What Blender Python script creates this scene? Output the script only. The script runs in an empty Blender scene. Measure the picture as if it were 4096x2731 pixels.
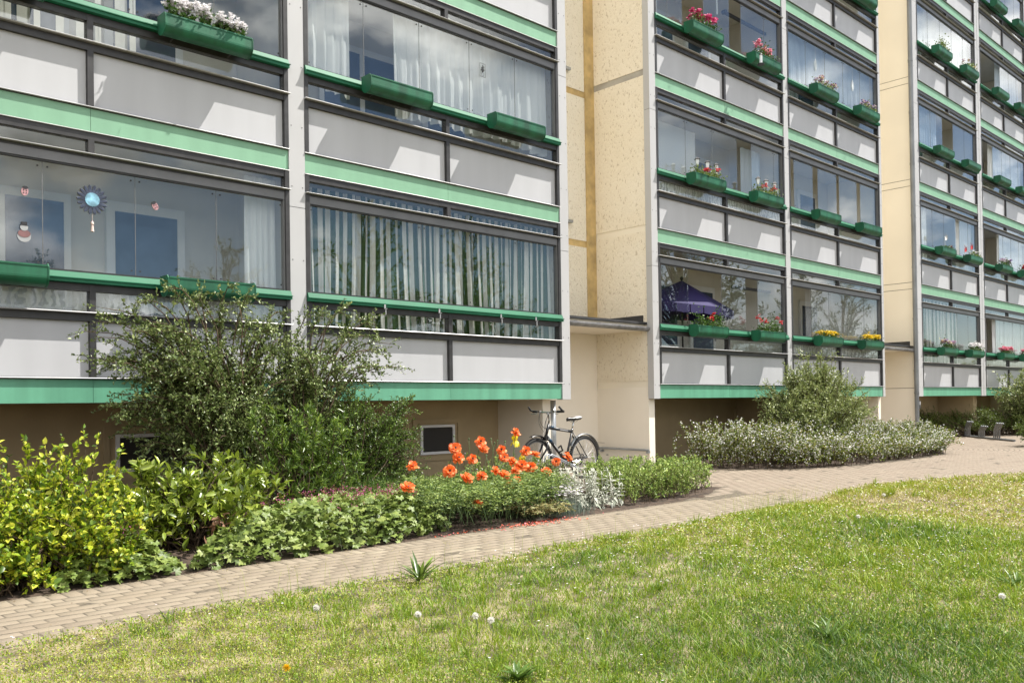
import bpy, bmesh, math, random
import numpy as np
from mathutils import Vector, Matrix
C = bpy.context.scene
R = math.radians
random.seed(7)
rng = np.random.default_rng(11)

# ------------------------------------------------------------------ camera
cam_d = bpy.data.cameras.new("Camera"); cam = bpy.data.objects.new("Camera", cam_d)
C.collection.objects.link(cam); C.camera = cam
yaw, pit, rol = 0.76199, 0.01048, -0.014787
fw = np.array([math.sin(yaw)*math.cos(pit), math.cos(yaw)*math.cos(pit), math.sin(pit)])
rt0 = np.array([math.cos(yaw), -math.sin(yaw), 0.0]); up0 = np.cross(rt0, fw)
rt = rt0*math.cos(rol)+up0*math.sin(rol); up = up0*math.cos(rol)-rt0*math.sin(rol)
CAM = np.array([0.0, -9.495, 1.148])
cam.matrix_world = Matrix(((rt[0], up[0], -fw[0], CAM[0]), (rt[1], up[1], -fw[1], CAM[1]), (rt[2], up[2], -fw[2], CAM[2]), (0, 0, 0, 1)))
cam_d.sensor_width = 36.0; cam_d.lens = 3495.06/4096*36.0
cam_d.shift_y = 218.8/4096
cam_d.clip_start = 0.05; cam_d.clip_end = 2000

# ------------------------------------------------------------------ sky, sun, exposure
SUN = Vector((1.75, -1.0, 3.0)).normalized()
sun_el = math.asin(SUN.z)
w = bpy.data.worlds.new("World"); C.world = w; w.use_nodes = True
nt = w.node_tree; nt.nodes.clear()
N = nt.nodes.new; L = nt.links.new
out = N("ShaderNodeOutputWorld"); bg = N("ShaderNodeBackground"); bg.inputs[1].default_value = 0.06
sky = N("ShaderNodeTexSky"); sky.sky_type = 'NISHITA'; sky.sun_disc = False
sky.sun_elevation = sun_el; sky.sun_rotation = math.atan2(SUN.x, SUN.y)
sky.air_density = 1.0; sky.dust_density = 0.35; sky.ozone_density = 2.5
tc = N("ShaderNodeTexCoord"); sep = N("ShaderNodeSeparateXYZ"); L(tc.outputs['Generated'], sep.inputs[0])
addz = N("ShaderNodeMath"); addz.operation = 'ADD'; addz.inputs[1].default_value = 0.22; L(sep.outputs[2], addz.inputs[0])
dx = N("ShaderNodeMath"); dx.operation = 'DIVIDE'; L(sep.outputs[0], dx.inputs[0]); L(addz.outputs[0], dx.inputs[1])
dy = N("ShaderNodeMath"); dy.operation = 'DIVIDE'; L(sep.outputs[1], dy.inputs[0]); L(addz.outputs[0], dy.inputs[1])
cmb = N("ShaderNodeCombineXYZ"); L(dx.outputs[0], cmb.inputs[0]); L(dy.outputs[0], cmb.inputs[1])
cn = N("ShaderNodeTexNoise"); cn.inputs['Scale'].default_value = 2.7; cn.inputs['Detail'].default_value = 10; cn.inputs['Roughness'].default_value = 0.56
mpc = N("ShaderNodeMapping"); mpc.inputs['Scale'].default_value = (1.0, 1.0, 1.9); mpc.inputs['Location'].default_value = (.35, 2.1, .6); L(tc.outputs['Generated'], mpc.inputs[0]); L(mpc.outputs[0], cn.inputs['Vector'])
cr = N("ShaderNodeValToRGB"); cr.color_ramp.elements[0].position = 0.475; cr.color_ramp.elements[1].position = 0.55
cr.color_ramp.elements[0].color = (0, 0, 0, 1); cr.color_ramp.elements[1].color = (1, 1, 1, 1)
bias = N("ShaderNodeMath"); bias.operation = 'MULTIPLY_ADD'; bias.inputs[1].default_value = -0.20; bias.inputs[2].default_value = 0.11; L(sep.outputs[0], bias.inputs[0])
cov = N("ShaderNodeMath"); cov.operation = 'ADD'; L(cn.outputs[0], cov.inputs[0]); L(bias.outputs[0], cov.inputs[1]); L(cov.outputs[0], cr.inputs[0])
cn2 = N("ShaderNodeTexNoise"); cn2.inputs['Scale'].default_value = 4.6; cn2.inputs['Detail'].default_value = 6
L(mpc.outputs[0], cn2.inputs['Vector'])
cc = N("ShaderNodeValToRGB"); cc.color_ramp.elements[0].position = 0.35; cc.color_ramp.elements[1].position = 0.65
cc.color_ramp.elements[0].color = (3.4, 3.6, 3.9, 1); cc.color_ramp.elements[1].color = (30.0, 29.6, 29.0, 1)
L(cn2.outputs[0], cc.inputs[0])
mx = N("ShaderNodeMix"); mx.data_type = 'RGBA'
L(cr.outputs[0], mx.inputs[0]); L(sky.outputs[0], mx.inputs[6]); L(cc.outputs[0], mx.inputs[7])
L(mx.outputs[2], bg.inputs[0]); L(bg.outputs[0], out.inputs[0])
sl = bpy.data.lights.new("Sun", 'SUN'); sl.energy = 5.0; sl.angle = R(0.53); sl.color = (1.0, 0.955, 0.88)
so = bpy.data.objects.new("Sun", sl); C.collection.objects.link(so)
so.rotation_euler = SUN.to_track_quat('Z', 'Y').to_euler(); so.location = (20, -20, 40)
C.view_settings.view_transform = 'Standard'; C.view_settings.look = 'None'
C.view_settings.exposure = 0.78; C.view_settings.gamma = 1.0
C.render.engine = 'CYCLES'
C.cycles.use_denoising = True
C.cycles.max_bounces = 8; C.cycles.transparent_max_bounces = 24; C.cycles.glossy_bounces = 4; C.cycles.diffuse_bounces = 4
C.cycles.caustics_reflective = False; C.cycles.caustics_refractive = False

# ------------------------------------------------------------------ materials
M = {}
def base_mat(name):
    m = bpy.data.materials.new(name); m.use_nodes = True
    t = m.node_tree; b = t.nodes["Principled BSDF"]; M[name] = m
    return m, t, b
def mat(name, col, rough=0.5, metal=0.0, var=0.06, scale=3.0, streak=False, bump=0.0, bscale=60.0, spec=0.5, col2=None, thr=None):
    m, t, b = base_mat(name)
    b.inputs['Roughness'].default_value = rough; b.inputs['Metallic'].default_value = metal
    b.inputs['Specular IOR Level'].default_value = spec
    g = t.nodes.new("ShaderNodeNewGeometry")
    n = t.nodes.new("ShaderNodeTexNoise"); n.inputs['Scale'].default_value = scale; n.inputs['Detail'].default_value = 5
    if streak:
        mp = t.nodes.new("ShaderNodeMapping"); mp.inputs['Scale'].default_value = (3.2, 3.2, .35); t.links.new(g.outputs['Position'], mp.inputs[0]); t.links.new(mp.outputs[0], n.inputs['Vector'])
    else: t.links.new(g.outputs['Position'], n.inputs['Vector'])
    rp = t.nodes.new("ShaderNodeValToRGB")
    a = [max(0, c*(1-var*2)) for c in col]; z = [min(1, c*(1+var*2)) for c in (col2 or col)]
    rp.color_ramp.elements[0].position = 0.3; rp.color_ramp.elements[1].position = 0.7
    if thr: rp.color_ramp.elements[0].position, rp.color_ramp.elements[1].position = thr
    rp.color_ramp.elements[0].color = (*a, 1); rp.color_ramp.elements[1].color = (*z, 1)
    t.links.new(n.outputs[0], rp.inputs[0]); t.links.new(rp.outputs[0], b.inputs['Base Color'])
    if bump:
        n2 = t.nodes.new("ShaderNodeTexNoise"); n2.inputs['Scale'].default_value = bscale; n2.inputs['Detail'].default_value = 4
        t.links.new(g.outputs['Position'], n2.inputs['Vector'])
        bp = t.nodes.new("ShaderNodeBump"); bp.inputs['Strength'].default_value = bump; bp.inputs['Distance'].default_value = 0.01
        t.links.new(n2.outputs[0], bp.inputs['Height']); t.links.new(bp.outputs[0], b.inputs['Normal'])
    return m
def isl_mat(name, cols, rough=0.45, trans=0.0, spec=0.5, pos_noise=None, bump=0):
    """colour chosen per loose piece (leaf, paver); optional light passing through"""
    m, t, b = base_mat(name)
    g = t.nodes.new("ShaderNodeNewGeometry"); rp = t.nodes.new("ShaderNodeValToRGB")
    cr = rp.color_ramp
    n = len(cols)
    while len(cr.elements) < n: cr.elements.new(0.5)
    for i, c in enumerate(cols):
        cr.elements[i].position = i/(n-1) if n > 1 else 0
    for i, c in enumerate(cols): cr.elements[i].color = (*c, 1)
    src = g.outputs['Random Per Island']
    if pos_noise:
        nz = t.nodes.new("ShaderNodeTexNoise"); nz.inputs['Scale'].default_value = pos_noise; nz.inputs['Detail'].default_value = 3
        t.links.new(g.outputs['Position'], nz.inputs['Vector'])
        ma = t.nodes.new("ShaderNodeMath"); ma.operation = 'MULTIPLY_ADD'; ma.inputs[1].default_value = 0.45
        t.links.new(src, ma.inputs[0])
        mb = t.nodes.new("ShaderNodeMapRange"); mb.inputs[1].default_value = 0.3; mb.inputs[2].default_value = 0.7; mb.inputs[4].default_value = 0.55
        t.links.new(nz.outputs[0], mb.inputs[0]); t.links.new(mb.outputs[0], ma.inputs[2]); src = ma.outputs[0]
    t.links.new(src, rp.inputs[0]); t.links.new(rp.outputs[0], b.inputs['Base Color'])
    b.inputs['Roughness'].default_value = rough; b.inputs['Specular IOR Level'].default_value = spec
    if bump:
        n2 = t.nodes.new("ShaderNodeTexNoise"); n2.inputs['Scale'].default_value = 220; n2.inputs['Detail'].default_value = 4
        t.links.new(g.outputs['Position'], n2.inputs['Vector'])
        bp = t.nodes.new("ShaderNodeBump"); bp.inputs['Strength'].default_value = bump; bp.inputs['Distance'].default_value = 0.004
        t.links.new(n2.outputs[0], bp.inputs['Height']); t.links.new(bp.outputs[0], b.inputs['Normal'])
    if trans:
        tr = t.nodes.new("ShaderNodeBsdfTranslucent"); ms = t.nodes.new("ShaderNodeMixShader"); ms.inputs[0].default_value = trans
        t.links.new(rp.outputs[0], tr.inputs[0]); t.links.new(b.outputs[0], ms.inputs[1]); t.links.new(tr.outputs[0], ms.inputs[2])
        t.links.new(ms.outputs[0], t.nodes["Material Output"].inputs[0])
    return m
def cloth_mat(name, col, transl=0.35, transp=0.1, lace=False):
    m, t, b = base_mat(name)
    b.inputs['Base Color'].default_value = (*col, 1); b.inputs['Roughness'].default_value = 0.9
    tr = t.nodes.new("ShaderNodeBsdfTranslucent"); tr.inputs[0].default_value = (*col, 1)
    tp = t.nodes.new("ShaderNodeBsdfTransparent")
    m1 = t.nodes.new("ShaderNodeMixShader"); m1.inputs[0].default_value = transl
    m2 = t.nodes.new("ShaderNodeMixShader"); m2.inputs[0].default_value = transp
    t.links.new(b.outputs[0], m1.inputs[1]); t.links.new(tr.outputs[0], m1.inputs[2])
    t.links.new(m1.outputs[0], m2.inputs[1]); t.links.new(tp.outputs[0], m2.inputs[2])
    if lace:
        g = t.nodes.new("ShaderNodeNewGeometry")
        wv = t.nodes.new("ShaderNodeTexWave"); wv.inputs['Scale'].default_value = 3.2; wv.inputs['Distortion'].default_value = 9; wv.inputs['Detail Scale'].default_value = 2.2
        t.links.new(g.outputs['Position'], wv.inputs['Vector'])
        rp = t.nodes.new("ShaderNodeMapRange"); rp.inputs[1].default_value = .3; rp.inputs[2].default_value = .6; rp.inputs[3].default_value = 0.42; rp.inputs[4].default_value = 0.06
        t.links.new(wv.outputs[1], rp.inputs[0]); t.links.new(rp.outputs[0], m2.inputs[0])
    t.links.new(m2.outputs[0], t.nodes["Material Output"].inputs[0])
    return m
def glass_mat(name, tint=(0.965, 0.98, 0.975), ior=1.6, warp=0.0):
    m, t, b = base_mat(name); t.nodes.remove(b)
    tp = t.nodes.new("ShaderNodeBsdfTransparent"); tp.inputs[0].default_value = (*tint, 1)
    gl = t.nodes.new("ShaderNodeBsdfGlossy"); gl.inputs['Roughness'].default_value = 0.0; gl.inputs[0].default_value = (.96, .98, 1, 1)
    lw = t.nodes.new("ShaderNodeLayerWeight"); lw.inputs[0].default_value = .5
    pw = t.nodes.new("ShaderNodeMath"); pw.operation = 'POWER'; pw.inputs[1].default_value = 4.5; t.links.new(lw.outputs['Facing'], pw.inputs[0])
    fr = t.nodes.new("ShaderNodeMath"); fr.operation = 'MULTIPLY_ADD'; fr.inputs[1].default_value = .9; fr.inputs[2].default_value = ((ior-1)/(ior+1))**2*1.6
    t.links.new(pw.outputs[0], fr.inputs[0])
    mm = t.nodes.new("ShaderNodeMixShader")
    g = t.nodes.new("ShaderNodeNewGeometry"); n = t.nodes.new("ShaderNodeTexNoise"); n.inputs['Scale'].default_value = 1.1; n.inputs['Detail'].default_value = 1
    t.links.new(g.outputs['Position'], n.inputs['Vector'])
    bp = t.nodes.new("ShaderNodeBump"); bp.inputs['Strength'].default_value = warp; bp.inputs['Distance'].default_value = 0.02
    if warp: t.links.new(n.outputs[0], bp.inputs['Height']); t.links.new(bp.outputs[0], gl.inputs['Normal'])
    t.links.new(fr.outputs[0], mm.inputs[0]); t.links.new(tp.outputs[0], mm.inputs[1]); t.links.new(gl.outputs[0], mm.inputs[2])
    t.links.new(mm.outputs[0], t.nodes["Material Output"].inputs[0])
    return m
mat('white_panel', (.475, .48, .50), .42, var=.022, scale=1.2, streak=True)
mat('light_green', (.205, .40, .265), .5, var=.035, scale=1.5, streak=True)
mat('base_green', (.12, .345, .225), .45, var=.08, scale=1.6, streak=True)
mat('box_green', (.008, .10, .047), .5, var=.2, scale=2, streak=True)
mat('rail_green', (.006, .135, .064), .6, var=.06, scale=3)
mat('dark_frame', (.034, .033, .034), .45, var=.15, scale=9)
mat('grey_frame', (.17, .17, .175), .42, .2, var=.06)
mat('alu_lit_edge', (.46, .46, .47), .38, .35, var=.06, scale=8)  # sunlit strip tops put into the tone; plain alu on hooks, sign
mat('post_grey', (.46, .46, .468), .45, var=.02, scale=.9)
mat('post_joint', (.12, .12, .12), .6)
mat('dirt_joint', (.20, .17, .13), .9, var=.2)
mat('ochre', (.50, .36, .16), .8, var=.13, scale=5, bump=.4, bscale=25)
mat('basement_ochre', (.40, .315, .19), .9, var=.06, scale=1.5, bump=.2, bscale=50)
mat('cream_smooth', (.82, .76, .66), .85, var=.03, scale=.7, bump=.12, bscale=50)
mat('cream_yellow', (.85, .785, .66), .85, var=.03, scale=.6, bump=.1, bscale=40)
mat('inner_wall', (.66, .64, .59), .85, var=.02)
mat('inner_white', (.75, .76, .77), .5, var=.02)
mat('inner_pane', (.07, .10, .16), .05, var=.3, scale=1.2)  # opaque pane: dark room and reflected sky blue put into the colour
mat('dark_void', (.02, .018, .016), .6)
mat('concrete', (.40, .38, .34), .85, var=.1, bump=.2)
mat('zinc', (.36, .38, .40), .35, .5, var=.1, scale=6)
mat('pipe_grey', (.20, .21, .22), .4, .3, var=.1, scale=2)
mat('black_bitumen', (.035, .035, .038), .6, var=.2)
mat('gutter_grey', (.22, .22, .23), .4, .3, var=.2, scale=7)
mat('soil', (.055, .036, .024), .95, var=.35, scale=12, bump=.8, bscale=45)
mat('ground', (.085, .08, .04), .95, var=.3, scale=3, bump=.5, bscale=40)
mat('sand', (.20, .17, .12), .95, var=.2, scale=30)
mat('black_paint', (.012, .012, .014), .3, var=.1)
mat('rubber', (.014, .014, .014), .75)
mat('steel', (.55, .55, .56), .25, .9)
mat('saddle_grey', (.45, .45, .46), .4)
mat('blue_paint', (.012, .05, .10), .3)
mat('white_decal', (.6, .6, .6), .5)
mat('parasol_blue', (.018, .012, .085), .8)
mat('white_plastic', (.75, .74, .72), .5)
mat('bark', (.045, .032, .024), .9, var=.3, scale=15)
mat('twig', (.075, .05, .028), .85, var=.25, scale=20)
mat('green_stem', (.09, .15, .05), .6, var=.2, scale=15)
cloth_mat('sheer', (.95, .96, .97), .3, .03)
cloth_mat('lace', (.86, .87, .87), .3, .1, lace=True)
cloth_mat('stripe_white', (.84, .83, .79), .3, 0)
cloth_mat('stripe_green', (.04, .085, .022), .2, 0)
cloth_mat('stripe_bright', (.78, .77, .72), .3, 0)
cloth_mat('blue_sheer', (.62, .72, .84), .4, .08)
glass_mat('glass'); glass_mat('glass_opt', (.9, .94, .93), 1.75)
# rough-cast stucco: pits with stones, as on the wing's flank and the stair wall
def stucco(name, col, pit, scale, strength):
    m, t, b = base_mat(name); b.inputs['Roughness'].default_value = .9
    g = t.nodes.new("ShaderNodeNewGeometry")
    mp = t.nodes.new("ShaderNodeMapping"); mp.inputs['Scale'].default_value = (1, 1, .55); mp.inputs['Rotation'].default_value = (.5, 0, 0)
    t.links.new(g.outputs['Position'], mp.inputs[0])
    v = t.nodes.new("ShaderNodeTexNoise"); v.inputs['Scale'].default_value = scale; v.inputs['Detail'].default_value = 4; v.inputs['Roughness'].default_value = .6
    t.links.new(mp.outputs[0], v.inputs['Vector'])
    rp = t.nodes.new("ShaderNodeValToRGB"); rp.color_ramp.elements[0].position = .33; rp.color_ramp.elements[1].position = .42
    rp.color_ramp.elements[0].color = (*pit, 1); rp.color_ramp.elements[1].color = (*col, 1)
    big = t.nodes.new("ShaderNodeTexNoise"); big.inputs['Scale'].default_value = .9; big.inputs['Detail'].default_value = 4
    t.links.new(g.outputs['Position'], big.inputs['Vector'])
    mi = t.nodes.new("ShaderNodeMix"); mi.data_type = 'RGBA'; mi.blend_type = 'MULTIPLY'
    mr = t.nodes.new("ShaderNodeMapRange"); mr.inputs[1].default_value = .35; mr.inputs[2].default_value = .65; mr.inputs[3].default_value = .0; mr.inputs[4].default_value = .5
    t.links.new(big.outputs[0], mr.inputs[0]); t.links.new(mr.outputs[0], mi.inputs[0]); mi.inputs[7].default_value = (.93, .90, .84, 1)
    t.links.new(v.outputs[0], rp.inputs[0]); t.links.new(rp.outputs[0], mi.inputs[6]); t.links.new(mi.outputs[2], b.inputs['Base Color'])
    bp = t.nodes.new("ShaderNodeBump"); bp.inputs['Strength'].default_value = strength; bp.inputs['Distance'].default_value = .03
    t.links.new(v.outputs[0], bp.inputs['Height']); t.links.new(bp.outputs[0], b.inputs['Normal'])
    return m
stucco('flank_stucco', (.86, .795, .67), (.58, .50, .38), 30, .7)
stucco('stair_stucco', (.84, .785, .67), (.56, .49, .38), 42, .9)

# ------------------------------------------------------------------ mesh helpers
def link(o, parent=None):
    C.collection.objects.link(o)
    if parent is not None: o.parent = parent
    return o
def tag(o, label, cat, group=None, kind=None):
    o['label'] = label; o['category'] = cat
    if group: o['group'] = group
    if kind: o['kind'] = kind
    return o
def empty(name, loc=(0, 0, 0), rz=0.0, label=None, cat=None, group=None):
    o = bpy.data.objects.new(name, None); o.empty_display_size = .2
    o.location = loc; o.rotation_euler = (0, 0, rz); C.collection.objects.link(o)
    if label: tag(o, label, cat, group)
    return o
class MB:
    def __init__(s): s.v = []; s.f = []; s.m = []
    def add(s, v, f, m=0):
        o = len(s.v); s.v += [tuple(p) for p in v]; s.f += [tuple(i+o for i in q) for q in f]; s.m += [m]*len(f); return s
    def box(s, x0, x1, y0, y1, z0, z1, m=0):
        return s.add([(x0, y0, z0), (x1, y0, z0), (x1, y1, z0), (x0, y1, z0), (x0, y0, z1), (x1, y0, z1), (x1, y1, z1), (x0, y1, z1)],
                     [(0, 3, 2, 1), (4, 5, 6, 7), (0, 1, 5, 4), (1, 2, 6, 5), (2, 3, 7, 6), (3, 0, 4, 7)], m)
    def prism(s, prof, x0, x1, m=0, axis='x'):
        """profile of (y, z) extruded along x"""
        n = len(prof)
        v = [(x0, p[0], p[1]) for p in prof]+[(x1, p[0], p[1]) for p in prof]
        f = [(i, (i+1) % n, n+(i+1) % n, n+i) for i in range(n)]+[tuple(range(n-1, -1, -1)), tuple(range(n, 2*n))]
        return s.add(v, f, m)
    def tube(s, pts, r, n=8, m=0, caps=True):
        pts = [Vector(p) for p in pts]; k = len(pts)
        rs = r if isinstance(r, (list, tuple)) else [r]*k
        vs = []; prev = None
        for i, p in enumerate(pts):
            t = (pts[min(i+1, k-1)]-pts[max(i-1, 0)]).normalized()
            a = prev if prev is not None else (Vector((0, 0, 1)) if abs(t.z) < .9 else Vector((1, 0, 0)))
            b = t.cross(a)
            if b.length < 1e-6: a = Vector((1, .3, .2)); b = t.cross(a)
            b.normalize(); a = b.cross(t).normalized(); prev = a
            for j in range(n):
                q = 2*math.pi*j/n; vs.append(p+(a*math.cos(q)+b*math.sin(q))*rs[i])
        f = [(i*n+j, i*n+(j+1) % n, (i+1)*n+(j+1) % n, (i+1)*n+j) for i in range(k-1) for j in range(n)]
        if caps: f += [tuple(range(n-1, -1, -1)), tuple(range((k-1)*n, k*n))]
        return s.add(vs, f, m)
    def ring(s, c, ax, rad, r, n=36, k=8, m=0):
        c = Vector(c); ax = Vector(ax).normalized(); a = ax.orthogonal().normalized(); b = ax.cross(a)
        vs = []
        for i in range(n):
            q = 2*math.pi*i/n; d = a*math.cos(q)+b*math.sin(q)
            for j in range(k):
                e = 2*math.pi*j/k; vs.append(c+d*(rad+r*math.cos(e))+ax*(r*math.sin(e)))
        return s.add(vs, [(i*k+j, i*k+(j+1) % k, ((i+1) % n)*k+(j+1) % k, ((i+1) % n)*k+j) for i in range(n) for j in range(k)], m)
    def ball(s, c, r, n=8, k=6, m=0, sz=1.0):
        vs = [(c[0], c[1], c[2]+r*sz)]
        for i in range(1, k):
            t = math.pi*i/k
            for j in range(n):
                q = 2*math.pi*j/n; vs.append((c[0]+r*math.sin(t)*math.cos(q), c[1]+r*math.sin(t)*math.sin(q), c[2]+r*sz*math.cos(t)))
        vs.append((c[0], c[1], c[2]-r*sz)); e = len(vs)-1
        f = [(0, 1+j, 1+(j+1) % n) for j in range(n)]
        f += [(1+(i-1)*n+j, 1+i*n+j, 1+i*n+(j+1) % n, 1+(i-1)*n+(j+1) % n) for i in range(1, k-1) for j in range(n)]
        f += [(e, 1+(k-2)*n+(j+1) % n, 1+(k-2)*n+j) for j in range(n)]
        return s.add(vs, f, m)
    def mesh(s, name, mats, smooth=False, bevel=0):
        me = bpy.data.meshes.new(name); me.from_pydata(s.v, [], s.f)
        for q in (mats if isinstance(mats, (list, tuple)) else [mats]): me.materials.append(M[q])
        me.polygons.foreach_set('material_index', s.m)
        if smooth: me.polygons.foreach_set('use_smooth', [True]*len(s.f))
        me.update(); return me
    def obj(s, name, mats, parent=None, smooth=False):
        return link(bpy.data.objects.new(name, s.mesh(name, mats, smooth)), parent)
def inst(name, me, parent=None, loc=None):
    o = bpy.data.objects.new(name, me)
    if loc is not None: o.location = loc
    return link(o, parent)
def bulk(name, V, F, mats, parent=None, midx=None, smooth=False, attr=None):
    """many faces at once: V (n,3), F list of (k,3) or (k,4) arrays"""
    F = [f for f in F if len(f)]
    me = bpy.data.meshes.new(name)
    lv = np.concatenate([f.ravel() for f in F]).astype(np.int32)
    tot = np.concatenate([np.full(len(f), f.shape[1]) for f in F]).astype(np.int32)
    st = np.concatenate([[0], np.cumsum(tot)[:-1]]).astype(np.int32)
    me.vertices.add(len(V)); me.vertices.foreach_set('co', np.asarray(V, np.float32).ravel())
    me.loops.add(len(lv)); me.loops.foreach_set('vertex_index', lv)
    me.polygons.add(len(tot)); me.polygons.foreach_set('loop_start', st); me.polygons.foreach_set('loop_total', tot)
    for q in (mats if isinstance(mats, (list, tuple)) else [mats]): me.materials.append(M[q])
    if midx is not None: me.polygons.foreach_set('material_index', np.asarray(midx, np.int32))
    if smooth: me.polygons.foreach_set('use_smooth', np.ones(len(tot), bool))
    if attr is not None:
        a = me.attributes.new('tone', 'FLOAT', 'POINT'); a.data.foreach_set('value', np.asarray(attr, np.float32))
    me.update(calc_edges=True)
    return link(bpy.data.objects.new(name, me), parent)
def copy_tree(o, parent=None):
    c = o.copy(); C.collection.objects.link(c)
    if parent is not None: c.parent = parent
    for ch in list(o.children): copy_tree(ch, c)
    return c
def struct(o): o['kind'] = 'structure'; return o


# ------------------------------------------------------------------ ground, bed soil, paving
def sheet(name, pts, z, m, cuts=0):
    b = MB(); b.add([(x, y, z) for x, y in pts], [tuple(range(len(pts)))]); o = b.obj(name, m); return struct(o)
sheet('ground', [(-300, -300), (400, -300), (400, 300), (-300, 300)], -.035, 'ground')
BED = [(-6, -3.46), (8.9, -3.46), (10.35, -2.86), (10.2, -2.62), (9.0, -1.5), (8.7, -.7), (8.75, 1.3), (-6, 1.3)]
HEDGE = [(12.75, .1), (13.1, -1.3), (13.7, -2.1), (15.0, -2.5), (17.0, -2.6), (19.2, -2.55), (20.4, -1.9), (20.9, -.9), (20.9, .2), (22.0, 1.3), (12.75, 1.3)]
def lumpy(name, poly, z, m, step=.06, amp=.02, seed=3):
    """bed soil: a lumpy sheet clipped to the bed's outline"""
    r = np.random.default_rng(seed)
    bm = bmesh.new(); vs = [bm.verts.new((x, y, z)) for x, y in poly]; bm.faces.new(vs)
    bmesh.ops.triangulate(bm, faces=bm.faces[:])
    for _ in range(5):
        bmesh.ops.subdivide_edges(bm, edges=[e for e in bm.edges if e.calc_length() > step*5], cuts=1)
        bmesh.ops.triangulate(bm, faces=bm.faces[:])
    for v in bm.verts:
        if not v.is_boundary: v.co.z += r.uniform(0, amp)
    me = bpy.data.meshes.new(name); bm.to_mesh(me); bm.free(); me.materials.append(M[m])
    return struct(link(bpy.data.objects.new(name, me)))
lumpy('flower_bed_soil', BED, -.006, 'soil', amp=.03)
lumpy('hedge_bed_soil', HEDGE, -.006, 'soil', amp=.03, seed=4)

def inpoly(P, poly):
    x, y = P[:, 0], P[:, 1]; c = np.zeros(len(P), bool); n = len(poly)
    for i in range(n):
        x1, y1 = poly[i]; x2, y2 = poly[(i+1) % n]
        if y1 == y2: continue
        k = ((y1 > y) != (y2 > y)) & (x < (x2-x1)*(y-y1)/(y2-y1)+x1); c ^= k
    return c
LAWN = [(-6, -4.67), (9.0, -4.66), (10.2, -4.5), (11.4, -4.35), (12.4, -4.55), (13.3, -5.0), (14.4, -5.75), (16.5, -6.6), (20, -7.4), (26, -8), (36, -8.3), (36, -16), (-6, -16)]

mat('joint', (.115, .095, .068), .95, var=.3, scale=20)
isl_mat('paver', [(0.174, 0.1392, 0.1004), (0.2133, 0.1734, 0.1278), (0.2413, 0.2007, 0.1483), (0.2245, 0.1825, 0.1312), (0.3255, 0.2852, 0.211)], .85, bump=.35, pos_noise=.8)
isl_mat('paver_red', [(0.1852, 0.1411, 0.1056), (0.2189, 0.1734, 0.1317), (0.2469, 0.2009, 0.1528), (0.2245, 0.1758, 0.1328), (0.3143, 0.2691, 0.205)], .85, bump=.35, pos_noise=.5)
def pavers(name, cx, cy, ang, lx, ly, m):
    """each stone a chamfered block; cx,cy,ang,lx,ly arrays"""
    n = len(cx); r = np.random.default_rng(5)
    cx = cx+r.normal(0, .0012, n); cy = cy+r.normal(0, .0012, n); ang = ang+r.normal(0, .006, n)
    ux, uy = np.cos(ang), np.sin(ang); z = r.normal(0, .0004, n)
    V = np.zeros((n, 12, 3)); k = 0
    tx, ty = r.normal(0, .002, n), r.normal(0, .002, n)
    for lev, (inset, dz) in enumerate([(.0, -.03), (.0, -.002), (.0015, 0.0)]):
        for sx, sy in ((-1, -1), (1, -1), (1, 1), (-1, 1)):
            a = sx*(lx/2-inset); b = sy*(ly/2-inset)
            V[:, k, 0] = cx+a*ux-b*uy; V[:, k, 1] = cy+a*uy+b*ux; V[:, k, 2] = z+dz+a*tx+b*ty; k += 1
    f = [(8, 9, 10, 11)]+[(l*4+i, l*4+(i+1) % 4, (l+1)*4+(i+1) % 4, (l+1)*4+i) for l in (0, 1) for i in range(4)]
    F = (np.arange(n)[:, None, None]*12+np.array(f)[None]).reshape(-1, 4)
    return struct(bulk(name, V.reshape(-1, 3), [F], m))
def path_stones():
    xs, ys, an, lx, ly = [], [], [], [], []
    def put(x, y, a, l, b): xs.append(x); ys.append(y); an.append(a); lx.append(l-.009); ly.append(b-.012)
    for k in range(150):                     # soldier courses along both edges
        x = -4+k*.1
        if x < 8.8: put(x, -3.565, PI2, .2, .1)
        put(x, -4.57, PI2, .2, .1)
    for r_ in range(8):
        y = -3.715-r_*.1005
        for k in range(78): put(-4+k*.2+(.1 if r_ % 2 else 0)+r_*.013, y, 0, .2, .1005)
    return map(np.array, (xs, ys, an, lx, ly))
PI2 = math.pi/2
x_, y_, a_, l_, b_ = path_stones()
keep = x_ < 9.7
pavers('footpath', x_[keep], y_[keep], a_[keep], l_[keep], b_[keep], 'paver')
def plaza_stones():
    """courses follow the hedge: straight beside it, then in arcs round its far end"""
    xs, ys, an = [], [], []
    for r_ in range(-34, 130):
        off = .05+.1005*r_; sh = .1 if r_ % 2 else 0
        for k in range(60): xs.append(8.45+k*.2+sh); ys.append(-2.62-off); an.append(0)
        rad = 2.62+off
        if rad > .5:
            n = max(6, int(rad*2.6/.2))
            for k in range(n):
                q = -PI2+(k+.5*(r_ % 2))/n*2.6; xs.append(20.35+rad*math.cos(q)); ys.append(rad*math.sin(q)); an.append(q+PI2)
    return np.array(xs), np.array(ys), np.array(an)
x_, y_, a_ = plaza_stones()
P_ = np.stack([x_, y_], 1)
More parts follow.
